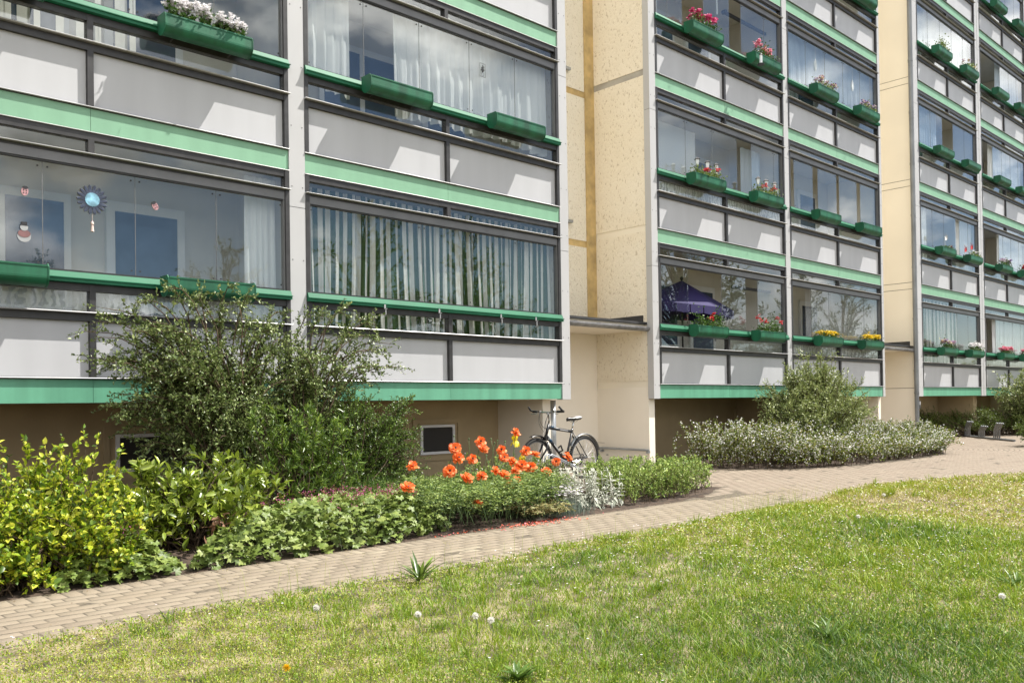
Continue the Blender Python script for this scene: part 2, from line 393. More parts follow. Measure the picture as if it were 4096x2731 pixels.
# (stones near the wedge between path and forecourt)
keep = ~inpoly(P_, HEDGE) & ~inpoly(P_, LAWN) & ~inpoly(P_, BED) & (x_ < 31) & ~((x_ < 9.7) & (y_ < -3.45)) & (y_ < 1.28) & ~((x_ > 20.3) & (y_ > .9))
keep &= ~((x_ > 12.45) & (x_ < 20.5) & (y_ > -.1))
pavers('forecourt_paving', x_[keep], y_[keep], a_[keep], np.full(keep.sum(), .190), np.full(keep.sum(), .0885), 'paver_red')
sheet('joint_fill', [(-6, -4.68), (9.0, -4.68), (11.4, -4.4), (14.3, -6), (17, -7), (33, -8.5), (33, 1.3), (8.6, 1.3), (8.6, -3.46), (-6, -3.46)], -.0008, 'joint')

# ------------------------------------------------------------------ the apartment building
H = 2.8; BB1 = 1.239
BAYS = {'AL': (.825, 5.365, 3), 'AR': (5.586, 10.156, 4), 'BL': (12.717, 17.251, 5), 'BR': (17.451, 21.995, 5), 'CL': (24.534, 29.026, 6), 'CR': (29.44, 33.93, 6)}
ZTOP = 15.4
bld = empty('apartment_building', (0, 0, 0), 0, 'long cream apartment block with rows of glazed balconies, white parapets and green bands', 'apartment block')
mb = MB(); mb.box(-3, 36, 1.36, 11, -.03, ZTOP); mb.obj('wall', 'inner_wall', bld)
# glazing per bay: list of panes (start, end as fractions); gaps are slid-open panes
FIFTHS = [(0.012, .2), (.2, .4), (.4, .6), (.6, .8), (.8, .988)]
PANES = {('BL', 3): [(.012, .10), (.10, .204), (.359, .558), (.654, .852), (.852, .988)],
         ('BL', 2): [(.012, .212), (.212, .409), (.409, .603), (.721, .919), (.919, .988)],
         ('BR', 2): [(.063, .252), (.303, .505), (.533, .737), (.778, .988)],
         ('BL', 1): [(.03, .215), (.463, .655), (.756, .988)],
         ('BR', 1): [(.211, .40), (.40, .60), (.60, .80), (.80, .988)],
         ('CL', 3): [(.035, .215), (.215, .409), (.592, .795), (.795, .985)],
         ('CL', 2): [(.012, .216), (.216, .404), (.404, .61), (.67, .83), (.83, .988)],
         ('CR', 4): [(.447, .64), (.64, .82), (.82, .988)], ('CR', 3): [(.254, .45), (.45, .64), (.64, .82), (.82, .988)],
         ('CR', 2): [(.353, .444), (.444, .62), (.62, .80), (.80, .988)], ('CR', 1): [(.248, .43), (.43, .62), (.62, .80), (.80, .988)]}
cache = {}
def shared(key, make):
    if key not in cache: cache[key] = make()
    return cache[key]
def frame_mesh(W):
    b = MB(); m = W/2
    for x in (0, W-.055):
        b.box(x, x+.055, -.022, .09, .262, 2.80)                                   # jambs
    b.box(m-.03, m+.03, -.018, .08, .262, .835); b.box(m-.03, m+.03, -.018, .08, .925, 1.20); b.box(m-.03, m+.03, -.018, .08, 2.566, 2.71)
    b.box(.055, W-.055, -.012, .075, .838, .912); b.box(.055, W-.055, -.012, .075, 1.145, 1.215)  # dark bars under sill and rail also stand for the shade there
    b.box(.055, W-.055, -.012, .075, 2.71, 2.80)
    b.box(.0, W, -.004, .07, .238, .262)
    b.box(.055, W-.055, -.008, .06, 2.527, 2.552)
    return b.mesh('balcony', 'dark_frame')
def sill_mesh(W):
    b = MB()
    b.prism([(.04, .915), (-.062, .913), (-.068, .921), (-.062, .928), (.04, .934)], -.004, W+.004)
    return b.mesh('sill', 'alu_lit_edge')
DRIP = [  # strips paler than the frame, sun on the profile's top edge painted in
    ([(-.006, .2475), (-.03, .2465), (-.032, .252), (-.028, .257), (-.006, .259)], .004),
    ([(.02, 2.553), (-.055, 2.5525), (-.060, 2.559), (-.055, 2.564), (.02, 2.568)], .004),
    ([(-.0125, 2.787), (-.026, 2.786), (-.028, 2.791), (-.024, 2.796), (-.0125, 2.797)], .003)]
def drip(W, k):
    b = MB(); b.prism(DRIP[k][0], -DRIP[k][1], W+DRIP[k][1]); return b.mesh('lit_drip_edge', 'alu_lit_edge')
def head_mesh(W):
    b = MB(); b.box(.057, W-.057, -.006, .07, 2.435, 2.525); b.box(.057, .075, -.003, .06, 1.335, 2.434); b.box(W-.075, W-.057, -.003, .06, 1.335, 2.434)
    return b.mesh('head_frame', 'grey_frame')
def rail_mesh(W):
    b = MB()
    b.prism([(.06, 1.222), (-.07, 1.222), (-.070, 1.254), (-.086, 1.258), (-.086, 1.266), (-.062, 1.270), (-.040, 1.328), (.06, 1.334)], .004, W-.004)
    return b.mesh('handrail', 'rail_green')
def track_mesh(W):
    b = MB(); b.box(.06, W-.06, .0, .05, 1.337, 1.352); b.box(.06, W-.06, .005, .05, 2.418, 2.433)
    return b.mesh('glass_track', 'dark_frame')
def plate(name, m, x0, x1, z0, z1, y0, y1):
    b = MB(); b.box(x0, x1, y0, y1, z0, z1); return b.mesh(name, m)
def pane_mesh(w_, z0, z1, clips=False):
    b = MB(); b.box(.003, w_-.003, .028, .036, z0, z1)
    if clips:
        for x in (.045, w_-.045):
            for z in (z0+.05, z1-.05): b.box(x-.008, x+.008, .022, .0275, z-.008, z+.008, 1)
        b.box(-.003, .003, .029, .035, z0, z1, 2)
    return b.mesh('sliding_pane' if clips else 'pane', ['glass', 'dark_frame', 'grey_frame'])
def door_mesh():
    b = MB(); b.box(0, .95, 1.30, 1.355, .22, 2.42, 0); b.box(.10, .85, 1.292, 1.299, .95, 2.30, 1); b.box(.10, .85, 1.292, 1.299, .34, .82, 2); b.box(.90, .92, 1.265, 1.299, 1.25, 1.38, 3)
    return b.mesh('balcony_door', ['inner_white', 'inner_pane', 'inner_white', 'steel'])
def iwin_mesh():
    b = MB(); b.box(0, 1.45, 1.31, 1.355, 1.02, 2.42, 0)
    for x in (.08, .77): b.box(x, x+.60, 1.302, 1.309, 1.12, 2.32, 1)
    b.box(-.04, 1.49, 1.24, 1.3, .975, 1.015, 0)
    return b.mesh('inner_window', ['inner_white', 'inner_pane'])
for bay, (X0, X1, ns) in BAYS.items():
    W = X1-X0
    for s in range(1, ns+1):
        root = inst('balcony', shared((bay, 'f'), lambda: frame_mesh(W)), bld, (X0, 0, BB1+H*(s-1)))
        for nm, fn in (('sill', sill_mesh), ('head_frame', head_mesh), ('handrail', rail_mesh), ('glass_track', track_mesh)):
            inst(nm, shared((bay, nm), lambda: fn(W)), root)
        for k in range(3): inst('lit_drip_edge', shared((bay, 'drip', k), lambda: drip(W, k)), root)
        for h in (0, 1):
            a, e = (.058, W/2-.033) if h == 0 else (W/2+.033, W-.058)
            fa, fe = (.001, W/2-.002) if h == 0 else (W/2+.002, W-.001)
            inst('parapet_panel', shared((bay, 'p', h), lambda: plate('parapet_panel', 'white_panel', a, e, .264, .836, .03, .05)), root)
            gm = 'base_green' if s == 1 else 'light_green'
            inst('fascia_panel', shared((bay, gm, h), lambda: plate('fascia_panel', gm, fa, fe, 0.0, .237, .0, .03)), root)
            inst('lower_pane', shared((bay, 'lp', h), lambda: plate('lower_pane', 'glass', a, e, .936, 1.144, .028, .036)), root)
            inst('transom_pane', shared((bay, 'tp', h), lambda: plate('transom_pane', 'glass', a, e, 2.57, 2.708, .028, .036)), root)
        for a, e in PANES.get((bay, s), FIFTHS):
            w_ = round((e-a)*W, 3)
            o = inst('sliding_pane', shared(('sp', w_), lambda: pane_mesh(w_, 1.353, 2.417, True)), root, (a*W, 0, 0))
        inst('balcony_door', shared('door', door_mesh), root, (W*.63, 0, 0))
        inst('inner_window', shared('iwin', iwin_mesh), root, (W*.225, 0, 0))
# floor slabs, cross walls and flank walls
for sec, (l, r_) in {'A': ('AL', 'AR'), 'B': ('BL', 'BR'), 'C': ('CL', 'CR')}.items():
    x0, x1 = BAYS[l][0], BAYS[r_][1]; ns = max(BAYS[l][2], BAYS[r_][2])
    b = MB()
    for s in range(ns+1): b.box(x0, x1, .045, 1.359, BB1+H*s+.005, BB1+H*s+.20)
    b.obj('floor_slab', 'inner_wall', bld)
    b = MB(); xm0, xm1 = BAYS[l][1], BAYS[r_][0]
    b.box(xm0+.02, xm1-.02, .07, 1.359, BB1+.201, BB1+H*ns)
    b.obj('cross_wall', 'inner_wall', bld)
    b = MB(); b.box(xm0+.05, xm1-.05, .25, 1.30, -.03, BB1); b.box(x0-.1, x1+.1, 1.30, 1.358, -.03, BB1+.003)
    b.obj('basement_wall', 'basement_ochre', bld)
    top = BB1+H*ns
    b = MB(); b.box(x0-.17, x1+.19, -.02, 1.36, top+.01, top+.5); b.obj('roof_edge', 'post_grey', bld)
def flank(x0, x1, y0, top, joints, ms, jh, z0=-.03):
    b = MB(); cuts = [z0]+[z for j in joints for z in (j, j+jh)]+[top]
    for i in range(len(cuts)-1):
        a, e = cuts[i], cuts[i+1]
        if i % 2: b.box(x0+.012, x1-.012, y0+.008, 1.359, a, e, ms[1] if not callable(ms[1]) else ms[1](a))
        else: b.box(x0, x1, y0, 1.359, a, e, 0 if a > 1 else 2)
    return b
b = flank(12.55, 12.716, .116, 15.1, [1.44, 4.235, 7.035, 9.835, 12.635], (0, lambda a: 3 if a > 6 else 1), .115)
b.obj('flank_wall', ['flank_stucco', 'cream_yellow', 'cream_smooth', 'concrete'], bld)
b = MB(); b.box(10.17, 10.335, .10, 1.359, BB1+.003, 12.4, 0); b.box(9.97, 10.15, .25, 1.299, -.03, BB1-.002, 1); b.obj('flank_wall', ['flank_stucco', 'cream_smooth'], bld)
b = MB(); b.box(.62, .82, .10, 1.359, -.03, 9.7); b.obj('flank_wall', 'flank_stucco', bld)
b = MB()
zz = [-.03, 1.46, 4.15, 4.33, 6.95, 7.13, 9.75, 9.93, 12.55, 12.73, 15.3]
for i in range(len(zz)-1): b.box(24.26, 24.53, .116, 1.359, zz[i]+.008, zz[i+1]-.008, 1 if i == 0 else 0)
b.box(24.268, 24.52, .125, 1.358, -.02, 15.3, 2)
b.obj('flank_wall', ['cream_yellow', 'cream_smooth', 'dirt_joint'], bld)
b = MB(); b.box(21.99, 22.13, .116, 1.359, -.03, 15.1); b.obj('flank_wall', ['cream_yellow'], bld)
b = MB(); b.box(33.95, 34.2, .116, 1.359, -.03, 15.3); b.obj('flank_wall', ['cream_yellow'], bld)
# stair walls, recessed between the wings
b = MB(); zz = [2.6, 4.07, 4.19, 6.87, 6.99, 9.67, 9.79, 12.4]
for i in range(0, len(zz)-1): b.box(10.336, 12.30, 1.315+(.012 if i % 2 else 0), 1.3585, zz[i], zz[i+1], i % 2)
b.box(10.336, 12.549, 1.32, 1.3585, -.03, 2.6, 2); b.obj('stair_wall', ['stair_stucco', 'ochre', 'cream_smooth'], bld)
b = MB(); b.box(12.302, 12.549, 1.29, 1.3585, 2.6, 13); b.obj('corner_strip', 'ochre', bld)
b = MB(); b.box(22.131, 24.259, 1.3, 1.3585, -.03, 15); b.obj('stair_wall', 'cream_yellow', bld)
for k in range(4):
    z = 4.52+2.8*k
    b = MB(); b.box(10.75, 11.80, 1.30, 1.314, z, z+.55, 0); b.box(10.82, 11.73, 1.294, 1.2995, z+.07, z+.48, 1); b.box(10.70, 11.86, 1.24, 1.30, z-.05, z-.002, 2)
    b.obj('stair_window', ['inner_white', 'inner_pane', 'zinc'], bld)
# grey posts between the bays
def post(x0, x1, z0, z1, side=0):
    b = MB(); js = [z for z in [BB1+2.36+H*k for k in range(-1, 6)] if z0+.1 < z < z1-.1]; c = [z0]+js+[z1]
    for i in range(len(c)-1):
        b.box(x0, x1, -.016, .115, c[i]+.004, c[i+1]-.004, 0)
        z = c[i]+.25
        while z < c[i+1]-.1:
            for x in (x0+.035, x1-.035): b.box(x-.006, x+.006, -.019, -.0165, z-.006, z+.006, 1)
            z += .74
    b.box(x0+.004, x1-.004, -.012, .112, z0+.001, z1-.001, 1)
    return b.obj('post', ['post_grey', 'post_joint'], bld)
post(.62, .823, BB1-.012, 9.7)
post(5.367, 5.584, BB1-.012, 12.4); post(10.158, 10.35, BB1-.012, 12.4); post(12.535, 12.715, BB1-.012, 15.2)
post(17.253, 17.449, BB1-.012, 15.2); post(21.997, 22.12, BB1-.012, 15.2)
post(24.25, 24.532, BB1-.012, 18); post(29.03, 29.22, BB1-.012, 18); post(29.25, 29.436, BB1-.012, 18); post(33.94, 34.2, BB1-.012, 18)
# entrance canopies with gutter and dark flashing
for x0, x1 in ((10.34, 12.548), (22.13, 24.255)):
    b = MB(); b.box(x0, x1, .19, 1.31, 2.455, 2.56); b.obj('canopy', 'cream_smooth', bld)
    b = MB(); b.box(x0, x1, .12, 1.305, 2.563, 2.60, 0); b.box(x1-.006, x1-.001, .205, 1.30, 2.601, 2.73, 0); b.obj('canopy_flashing', 'black_bitumen', bld)
    b = MB(); pr = [(.185, 2.475)]+[(.115+.07*math.cos(q), 2.49-.06*math.sin(q)) for q in np.linspace(.2, math.pi, 8)]+[(.048, 2.50), (.058, 2.492)]+[(.115+.058*math.cos(q), 2.49-.045*math.sin(q)) for q in np.linspace(math.pi, .2, 7)]
    b.prism(pr, x0+.02, x1-.015)
    for q in np.linspace(x0+.25, x1-.2, 4): b.box(q-.015, q+.015, .042, .19, 2.44+.07, 2.513)
    b.obj('gutter', 'gutter_grey', bld)
# downpipes
b = MB(); b.tube([(10.262, .31, 0), (10.262, .31, BB1-.02)], .055, 12); b.obj('downpipe', 'zinc', bld, True)
b = MB(); b.tube([(24.17, .02, 0), (24.17, .02, 15.3)], .055, 12)
for z in (1.3, 1.9, 3.3, 4.7, 6.1, 7.5, 8.9, 10.3): b.tube([(24.17, .02, z), (24.17, .02, z+.05)], .064, 12); b.tube([(24.17, .02, z+.02), (24.27, .12, z+.02)], .012, 6)
b.obj('downpipe', 'pipe_grey', bld)
b = MB(); b.box(24.20, 24.30, -.03, .05, .90, 1.12, 0); b.box(24.215, 24.285, -.034, -.0305, 1.0, 1.09, 1); b.obj('door_sign', ['dark_frame', 'alu_lit_edge'], bld)
# wall handrail by the entrance steps
b = MB(); b.tube([(12.48, .08, .315), (12.48, 1.26, .335)], .02, 10)
for y in (.12, 1.2): b.box(12.47, 12.549, y-.02, y+.02, .26, .30); b.tube([(12.48, y, .28), (12.48, y, .32)], .01, 6)
b.obj('wall_handrail', 'zinc', bld)
b = MB()
for y, z, rr in ((.95, .115, .075), (.55, .175, .04), (1.1, .20, .025)):
    v = [(12.5485, y+rr*1.5*math.cos(k*.7)*random.uniform(.6, 1.1), z+rr*.7*math.sin(k*.7)*random.uniform(.6, 1.1)) for k in range(9)]; b.add(v+[(12.552, p[1], p[2]) for p in v], [tuple(range(8, -1, -1))]+[(i, (i+1) % 9, 9+(i+1) % 9, 9+i) for i in range(9)])
b.obj('broken_plaster', 'concrete', bld); b = MB()
b.box(10.4, 12.545, .55, 1.31, -.03, .055); b.obj('entrance_step', 'concrete', bld)
# basement windows in the shaded wall under the balconies
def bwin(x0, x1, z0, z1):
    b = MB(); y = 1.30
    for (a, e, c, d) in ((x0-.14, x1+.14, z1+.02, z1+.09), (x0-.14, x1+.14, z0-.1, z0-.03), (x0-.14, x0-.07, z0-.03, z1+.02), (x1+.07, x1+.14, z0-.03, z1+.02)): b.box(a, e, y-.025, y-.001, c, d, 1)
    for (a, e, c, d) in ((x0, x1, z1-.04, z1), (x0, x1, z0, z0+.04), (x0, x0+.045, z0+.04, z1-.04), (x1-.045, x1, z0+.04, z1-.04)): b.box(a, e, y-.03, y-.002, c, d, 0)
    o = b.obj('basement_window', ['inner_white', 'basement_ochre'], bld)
    b = MB(); b.box(x0+.045, x1-.045, y-.012, y-.004, z0+.04, z1-.04); b.obj('pane', 'dark_void', o)
bwin(8.31, 9.0, .40, .86); bwin(3.76, 4.65, .42, .87); bwin(17.35, 17.75, .45, .92)

# ------------------------------------------------------------------ curtains, blinds and ornaments behind the glass
def cloth(name, x0, x1, z0, z1, y, ms, folds, amp, label, cat='curtain', group=None, stripe=0, hem=0.0, seed=1, nx=None, flare=0.0):
    r = np.random.default_rng(seed)
    nx = nx or max(30, int((x1-x0)*45)); nz = 10
    t = np.linspace(0, 1, nx+1); ph = r.uniform(0, 6.28, 4)
    fx = t*folds*2*math.pi
    y1 = np.sin(fx+.8*np.sin(fx*.37+ph[0])+ph[1])*amp*(.7+.3*np.sin(fx*.21+ph[2]))+.3*amp*np.sin(fx*2.3+ph[3])
    hz = hem*(np.sin(t*5.1+ph[0])*.6+np.sin(t*13+ph[1])*.4)+.012*np.sin(fx+1)
    V = []
    for j in range(nz+1):
        q = j/nz; zz = z1+(z0+hz-z1)*q
        xx = x0+(x1-x0)*t+.012*np.sin(fx+ph[3])*q+flare*np.sin(t*math.pi*2.3+ph[1])*q*q
        V.append(np.stack([xx, y+y1*(.45+.55*q), zz], 1))
    V = np.concatenate(V); n1 = nx+1
    i = np.arange(nx); F = np.concatenate([np.stack([j*n1+i, j*n1+i+1, (j+1)*n1+i+1, (j+1)*n1+i], 1) for j in range(nz)])
    mi = None
    if stripe:
        arc = np.concatenate([[0], np.cumsum(np.hypot(np.diff(t)*(x1-x0), np.diff(y1)))])[:-1]
        mi = np.tile(((arc/stripe) % 2 > 1).astype(int), nz)
    o = bulk(name, V, [F], ms, None, mi, True)
    return tag(o, label, cat, group)
def bx(bay, f): X0, X1, _ = BAYS[bay]; return X0+(X1-X0)*f
def zf(s, z=0): return BB1+H*(s-1)+z
def curtain(bay, s, f0, f1, z0, z1, label, ms='sheer', folds=None, amp=.03, y=.17, **k):
    x0, x1 = bx(bay, f0), bx(bay, f1)
    return cloth(k.pop('name', 'curtain'), x0, x1, zf(s, z0), zf(s, z1), y, ms, folds or (x1-x0)*6, amp, label, **k)
GC = 'curtains hanging behind the balcony glass'
curtain('AL', 1, .895, .985, .98, 2.70, 'white gathered curtain at the right end of the balcony with the sunburst ornament', folds=5, amp=.035, seed=3, group=GC, y=.2)
curtain('AR', 2, .012, .172, 1.17, 2.70, 'white curtain at the left end of the balcony above the striped curtains', folds=5, amp=.04, seed=4, hem=.05, group=GC)
curtain('AR', 2, .325, .975, 1.10, 2.70, 'wide white curtain filling the right of the balcony above the striped curtains', folds=15, amp=.045, seed=5, hem=.05, group=GC)
def stripes(bay, s, f0, f1, label, folds, seed, stripe, z0=.96):
    return curtain(bay, s, f0, f1, z0, 2.70, label, ['stripe_white', 'stripe_green'], folds=folds, amp=.05, seed=seed, stripe=stripe, nx=int(430*(f1-f0)), group=GC, y=.2, flare=.05)
stripes('AR', 1, .012, .49, 'left half of the green and white striped curtains behind the orange poppies', 10, 6, .082)
stripes('AR', 1, .485, .985, 'right half of the green and white striped curtains behind the orange poppies', 11, 7, .078)
stripes('CL', 1, .02, .70, 'dark striped curtain on the lowest balcony of the far wing', 9, 8, .09)
curtain('AL', 1, .02, .49, .965, 1.185, 'left length of white patterned café curtain below the sunburst ornament', 'lace', folds=14, amp=.012, y=.085, group=GC, seed=9)
curtain('AL', 1, .51, .985, .965, 1.185, 'right length of white patterned café curtain below the sunburst ornament', 'lace', folds=14, amp=.012, y=.085, group=GC, seed=10)
curtain('BL', 2, .02, .49, .965, 1.185, 'left white lace café curtain under the red geraniums with lanterns', 'lace', folds=12, amp=.012, y=.085, group=GC, seed=11)
curtain('BL', 2, .51, .985, .965, 1.185, 'right white lace café curtain under the red geraniums with lanterns', 'lace', folds=12, amp=.012, y=.085, group=GC, seed=12)
curtain('BR', 1, .02, .49, .965, 1.185, 'white lace café curtain under the left box of yellow flowers', 'lace', folds=12, amp=.012, y=.085, group=GC, seed=13)
curtain('BR', 1, .51, .985, .965, 1.185, 'white lace café curtain under the right box of yellow flowers', 'lace', folds=12, amp=.012, y=.085, group=GC, seed=14)
curtain('BR', 3, .015, .985, 1.30, 2.70, 'pale blue sheer curtain with white folds above the pansy boxes', 'blue_sheer', folds=17, amp=.035, group=GC, seed=15)
curtain('BL', 3, .015, .075, .96, 2.70, 'narrow white curtain at the left end of the balcony with pink flowers', folds=3, amp=.03, group=GC, seed=16)
curtain('BL', 2, .73, .90, 1.2, 2.42, 'pale curtain beside the dark open gap above the right lantern box', 'blue_sheer', folds=4, amp=.03, group=GC, seed=17, y=.3)
curtain('BL', 2, .02, .40, 1.35, 2.42, 'pale roller blind lit behind the left panes above the lantern boxes', 'sheer', folds=2, amp=.006, group=GC, seed=18, y=.4)
o = curtain('CL', 4, .015, .975, 1.45, 2.70, 'white lace curtain with an arched hem high on the far wing', 'sheer', folds=18, amp=.03, group=GC, seed=19, hem=.12)
curtain('CL', 2, .02, .20, 1.0, 2.70, 'white curtain left of the open gap above the dark striped curtain', folds=5, amp=.03, group=GC, seed=20)
curtain('CL', 2, .69, .97, 1.0, 2.70, 'white curtain right of the open gap above the dark striped curtain', folds=7, amp=.03, group=GC, seed=21)
curtain('CL', 3, .02, .40, 1.34, 2.70, 'pale curtain left of the open gap on the far wing balcony with two empty boxes', 'blue_sheer', folds=8, amp=.02, group=GC, seed=22)
curtain('CR', 1, .10, .24, 1.0, 2.70, 'pale drape at the open left end behind the pink flowers', folds=3, amp=.03, group=GC, seed=23, y=.3)
curtain('CR', 1, .27, .98, 1.0, 2.70, 'wide white curtain behind the pink flowers at the photo edge', folds=13, amp=.03, group=GC, seed=24)
curtain('CR', 2, .42, .98, 1.0, 2.70, 'white curtain behind the box of red flowers at the photo edge', folds=12, amp=.03, group=GC, seed=25)
curtain('CR', 3, .26, .98, 1.36, 2.70, 'pale curtain behind clouded glass high on the far wing', folds=12, amp=.03, group=GC, seed=26)
curtain('CR', 4, .45, .98, 1.36, 2.70, 'pale blue curtain right of the open dark balcony corner', 'blue_sheer', folds=9, amp=.03, group=GC, seed=27)
# slat blinds at the top left
t = empty('vertical_blind', (bx('AL', .02), .2, zf(2)), 0, 'white vertical slat blind on the upper left balcony', 'blind')
b = MB(); b.box(0, 2.85, -.02, .02, 2.66, 2.70); b.obj('head_rail', 'white_plastic', t)
x = .06
k = 0
while x < 2.75:
    b = MB(); w_ = random.uniform(.09, .14); a = random.uniform(.1, .9); c = math.cos(a)*w_; s_ = math.sin(a)*w_*.6
    b.add([(x, -s_/2, .95), (x+c, s_/2, .95), (x+c, s_/2, 2.655), (x, -s_/2, 2.655), (x, -s_/2+.003, .95), (x+c, s_/2+.003, .95), (x+c, s_/2+.003, 2.655), (x, -s_/2+.003, 2.655)],
          [(0, 1, 2, 3), (7, 6, 5, 4), (0, 3, 7, 4), (1, 5, 6, 2), (3, 2, 6, 7), (0, 4, 5, 1)])
    b.obj('slat', 'stripe_bright', t); x += random.choice([.13, .15, .19, .21]); k += 1
# venetian blind of BR1
t = empty('venetian_blind', (bx('BR', .20), .14, zf(1)), 0, 'lowered grey venetian blind above the yellow flower boxes', 'blind')
b = MB(); b.box(0, 3.55, -.02, .02, 2.64, 2.69); b.obj('head_rail', 'white_plastic', t)
b = MB()
for k in range(58):
    z = 1.24+k*.024
    if z < 2.63: b.add([(0, -.011, z-.004), (3.55, -.011, z-.004), (3.55, .011, z+.005), (0, .011, z+.005), (0, -.011, z-.0028), (3.55, -.011, z-.0028), (3.55, .011, z+.0062), (0, .011, z+.0062)], [(3, 2, 1, 0), (4, 5, 6, 7), (0, 1, 5, 4), (2, 3, 7, 6), (1, 2, 6, 5), (3, 0, 4, 7)])
b.obj('slats', 'inner_white', t)
b = MB()
for x in (.3, 1.3, 2.3, 3.3): b.box(x, x+.004, -.013, -.011, 1.24, 2.64)
b.obj('cords', 'white_plastic', t)
# sunburst ornament with tassel
t = empty('window_ornament', (3.11, .022, 3.34), 0, 'dark petalled sunburst ornament with pale blue centre and hanging tassel', 'window ornament')
mat('slate_blue', (.035, .045, .075), .35, var=.2, scale=20); mat('sky_disc', (.20, .40, .52), .4, var=.35, scale=14); mat('tassel', (.70, .55, .50), .8)
b = MB()
for k in range(18):
    q = 2*math.pi*k/18; c, s_ = math.cos(q), math.sin(q)
    P = [(.06, -.010), (.10, -.016), (.138, -.017), (.155, 0), (.138, .017), (.10, .016), (.06, .010)]
    v = [(c*r_-s_*w_, -.003-.004*math.cos(w_*90), s_*r_+c*w_) for r_, w_ in P]; v += [(p[0], .003, p[2]) for p in v]
    b.add(v, [tuple(range(6, -1, -1)), tuple(range(7, 14))]+[(i, (i+1) % 7, 7+(i+1) % 7, 7+i) for i in range(7)])
b.obj('petal_ring', 'slate_blue', t)
b = MB(); pr = [(.07*math.cos(2*math.pi*k/36)*(1+.05*(k % 2)), .07*math.sin(2*math.pi*k/36)*(1+.05*(k % 2))) for k in range(36)]
b.add([(p[0], -.008, p[1]) for p in pr]+[(p[0], -.002, p[1]) for p in pr], [tuple(range(35, -1, -1))]+[(i, (i+1) % 36, 36+(i+1) % 36, 36+i) for i in range(36)])
b.obj('centre_disc', 'sky_disc', t)
b = MB(); b.tube([(0, 0, -.15), (0, 0, -.235)], .002, 5); b.tube([(0, 0, -.22), (0, 0, -.24), (0, 0, -.255), (0, 0, -.26), (0, 0, -.33)], [.004, .015, .016, .009, .018], 8); b.obj('tassel', 'tassel', t)
# ladybird and snowman window pictures
mat('pink', (.50, .27, .29), .5); mat('dark_red', (.20, .10, .10), .5, var=.2); mat('ink', (.02, .02, .025), .5); mat('paper', (.34, .35, .36), .6)
def ladybird(x, z, tilt, label):
    t = empty('ladybird_sticker', (x, .021, z), 0, label, 'sticker', 'ladybird window stickers'); t.rotation_euler = (0, tilt, 0)
    def disc(cx, cz, rx, rz, y, m, nm):
        b = MB(); n = 18; v = [(cx+rx*math.cos(2*math.pi*k/n), y, cz+rz*math.sin(2*math.pi*k/n)) for k in range(n)]; v += [(p[0], y+.002, p[2]) for p in v]
        b.add(v, [tuple(range(n))]+[(i, n+i, n+(i+1) % n, (i+1) % n) for i in range(n)]); return b
    disc(0, 0, .032, .044, -.002, 0, '').obj('shell', 'pink', t)
    disc(0, .036, .025, .016, -.0045, 0, '').obj('head', 'ink', t)
    for sx, sz in ((-.013, .008), (.013, .008), (-.010, -.018), (.014, -.016)): disc(sx, sz, .006, .007, -.0045, 0, '').obj('spot', 'ink', t)
ladybird(2.48, 3.33, .1, 'upright pink ladybird sticker on the leftmost window pane'); ladybird(3.76, 3.37, -.45, 'tilted pink ladybird sticker right of the sunburst ornament')
t = empty('snowman_sticker', (2.47, .021, 2.94), 0, 'faded snowman window sticker with red jacket and dark hat', 'sticker')
def sdisc(nm, cz, rx, rz, y, m):
    b = MB(); n = 20; v = [(rx*math.cos(2*math.pi*k/n), y, cz+rz*math.sin(2*math.pi*k/n)) for k in range(n)]; v += [(p[0], y+.002, p[2]) for p in v]
    b.add(v, [tuple(range(n))]+[(i, n+i, n+(i+1) % n, (i+1) % n) for i in range(n)]); b.obj(nm, m, t)
sdisc('belly', -.055, .062, .06, -.002, 'paper'); sdisc('jacket', -.03, .056, .038, -.0045, 'dark_red'); sdisc('face', .03, .036, .034, -.007, 'paper')
b = MB(); b.box(-.026, .026, -.0095, -.0075, .055, .085); b.box(-.036, .036, -.0095, -.0075, .05, .056); b.obj('hat', 'ink', t)
# framed line drawing of flowers on AR2
t = empty('window_picture', (8.58, .02, 6.08), 0, 'small transparent window picture of a flower vase on the white curtained balcony', 'window picture')
b = MB()
for a in ((-.055, .055, -.1, -.096), (-.055, .055, .096, .1), (-.055, -.051, -.096, .096), (.051, .055, -.096, .096)): b.box(a[0], a[1], -.002, .002, a[2], a[3])
b.obj('frame', 'grey_frame', t)
b = MB()
for k in range(16):
    q = R(20+140*k/15); e = (math.cos(q)*random.uniform(.02, .045), 0, -.02+math.sin(q)*random.uniform(.05, .095)); b.tube([(0, 0, -.04), (e[0]*.6, 0, e[2]*.5-.02), e], .0015, 4); b.ring(e, (0, 1, 0), .008, .0018, 8, 4)
b.tube([(-.018, 0, -.04), (-.024, 0, -.06), (-.014, 0, -.09), (.014, 0, -.09), (.024, 0, -.06), (.018, 0, -.04)], .0018, 4)
b.obj('drawing', 'ink', t)
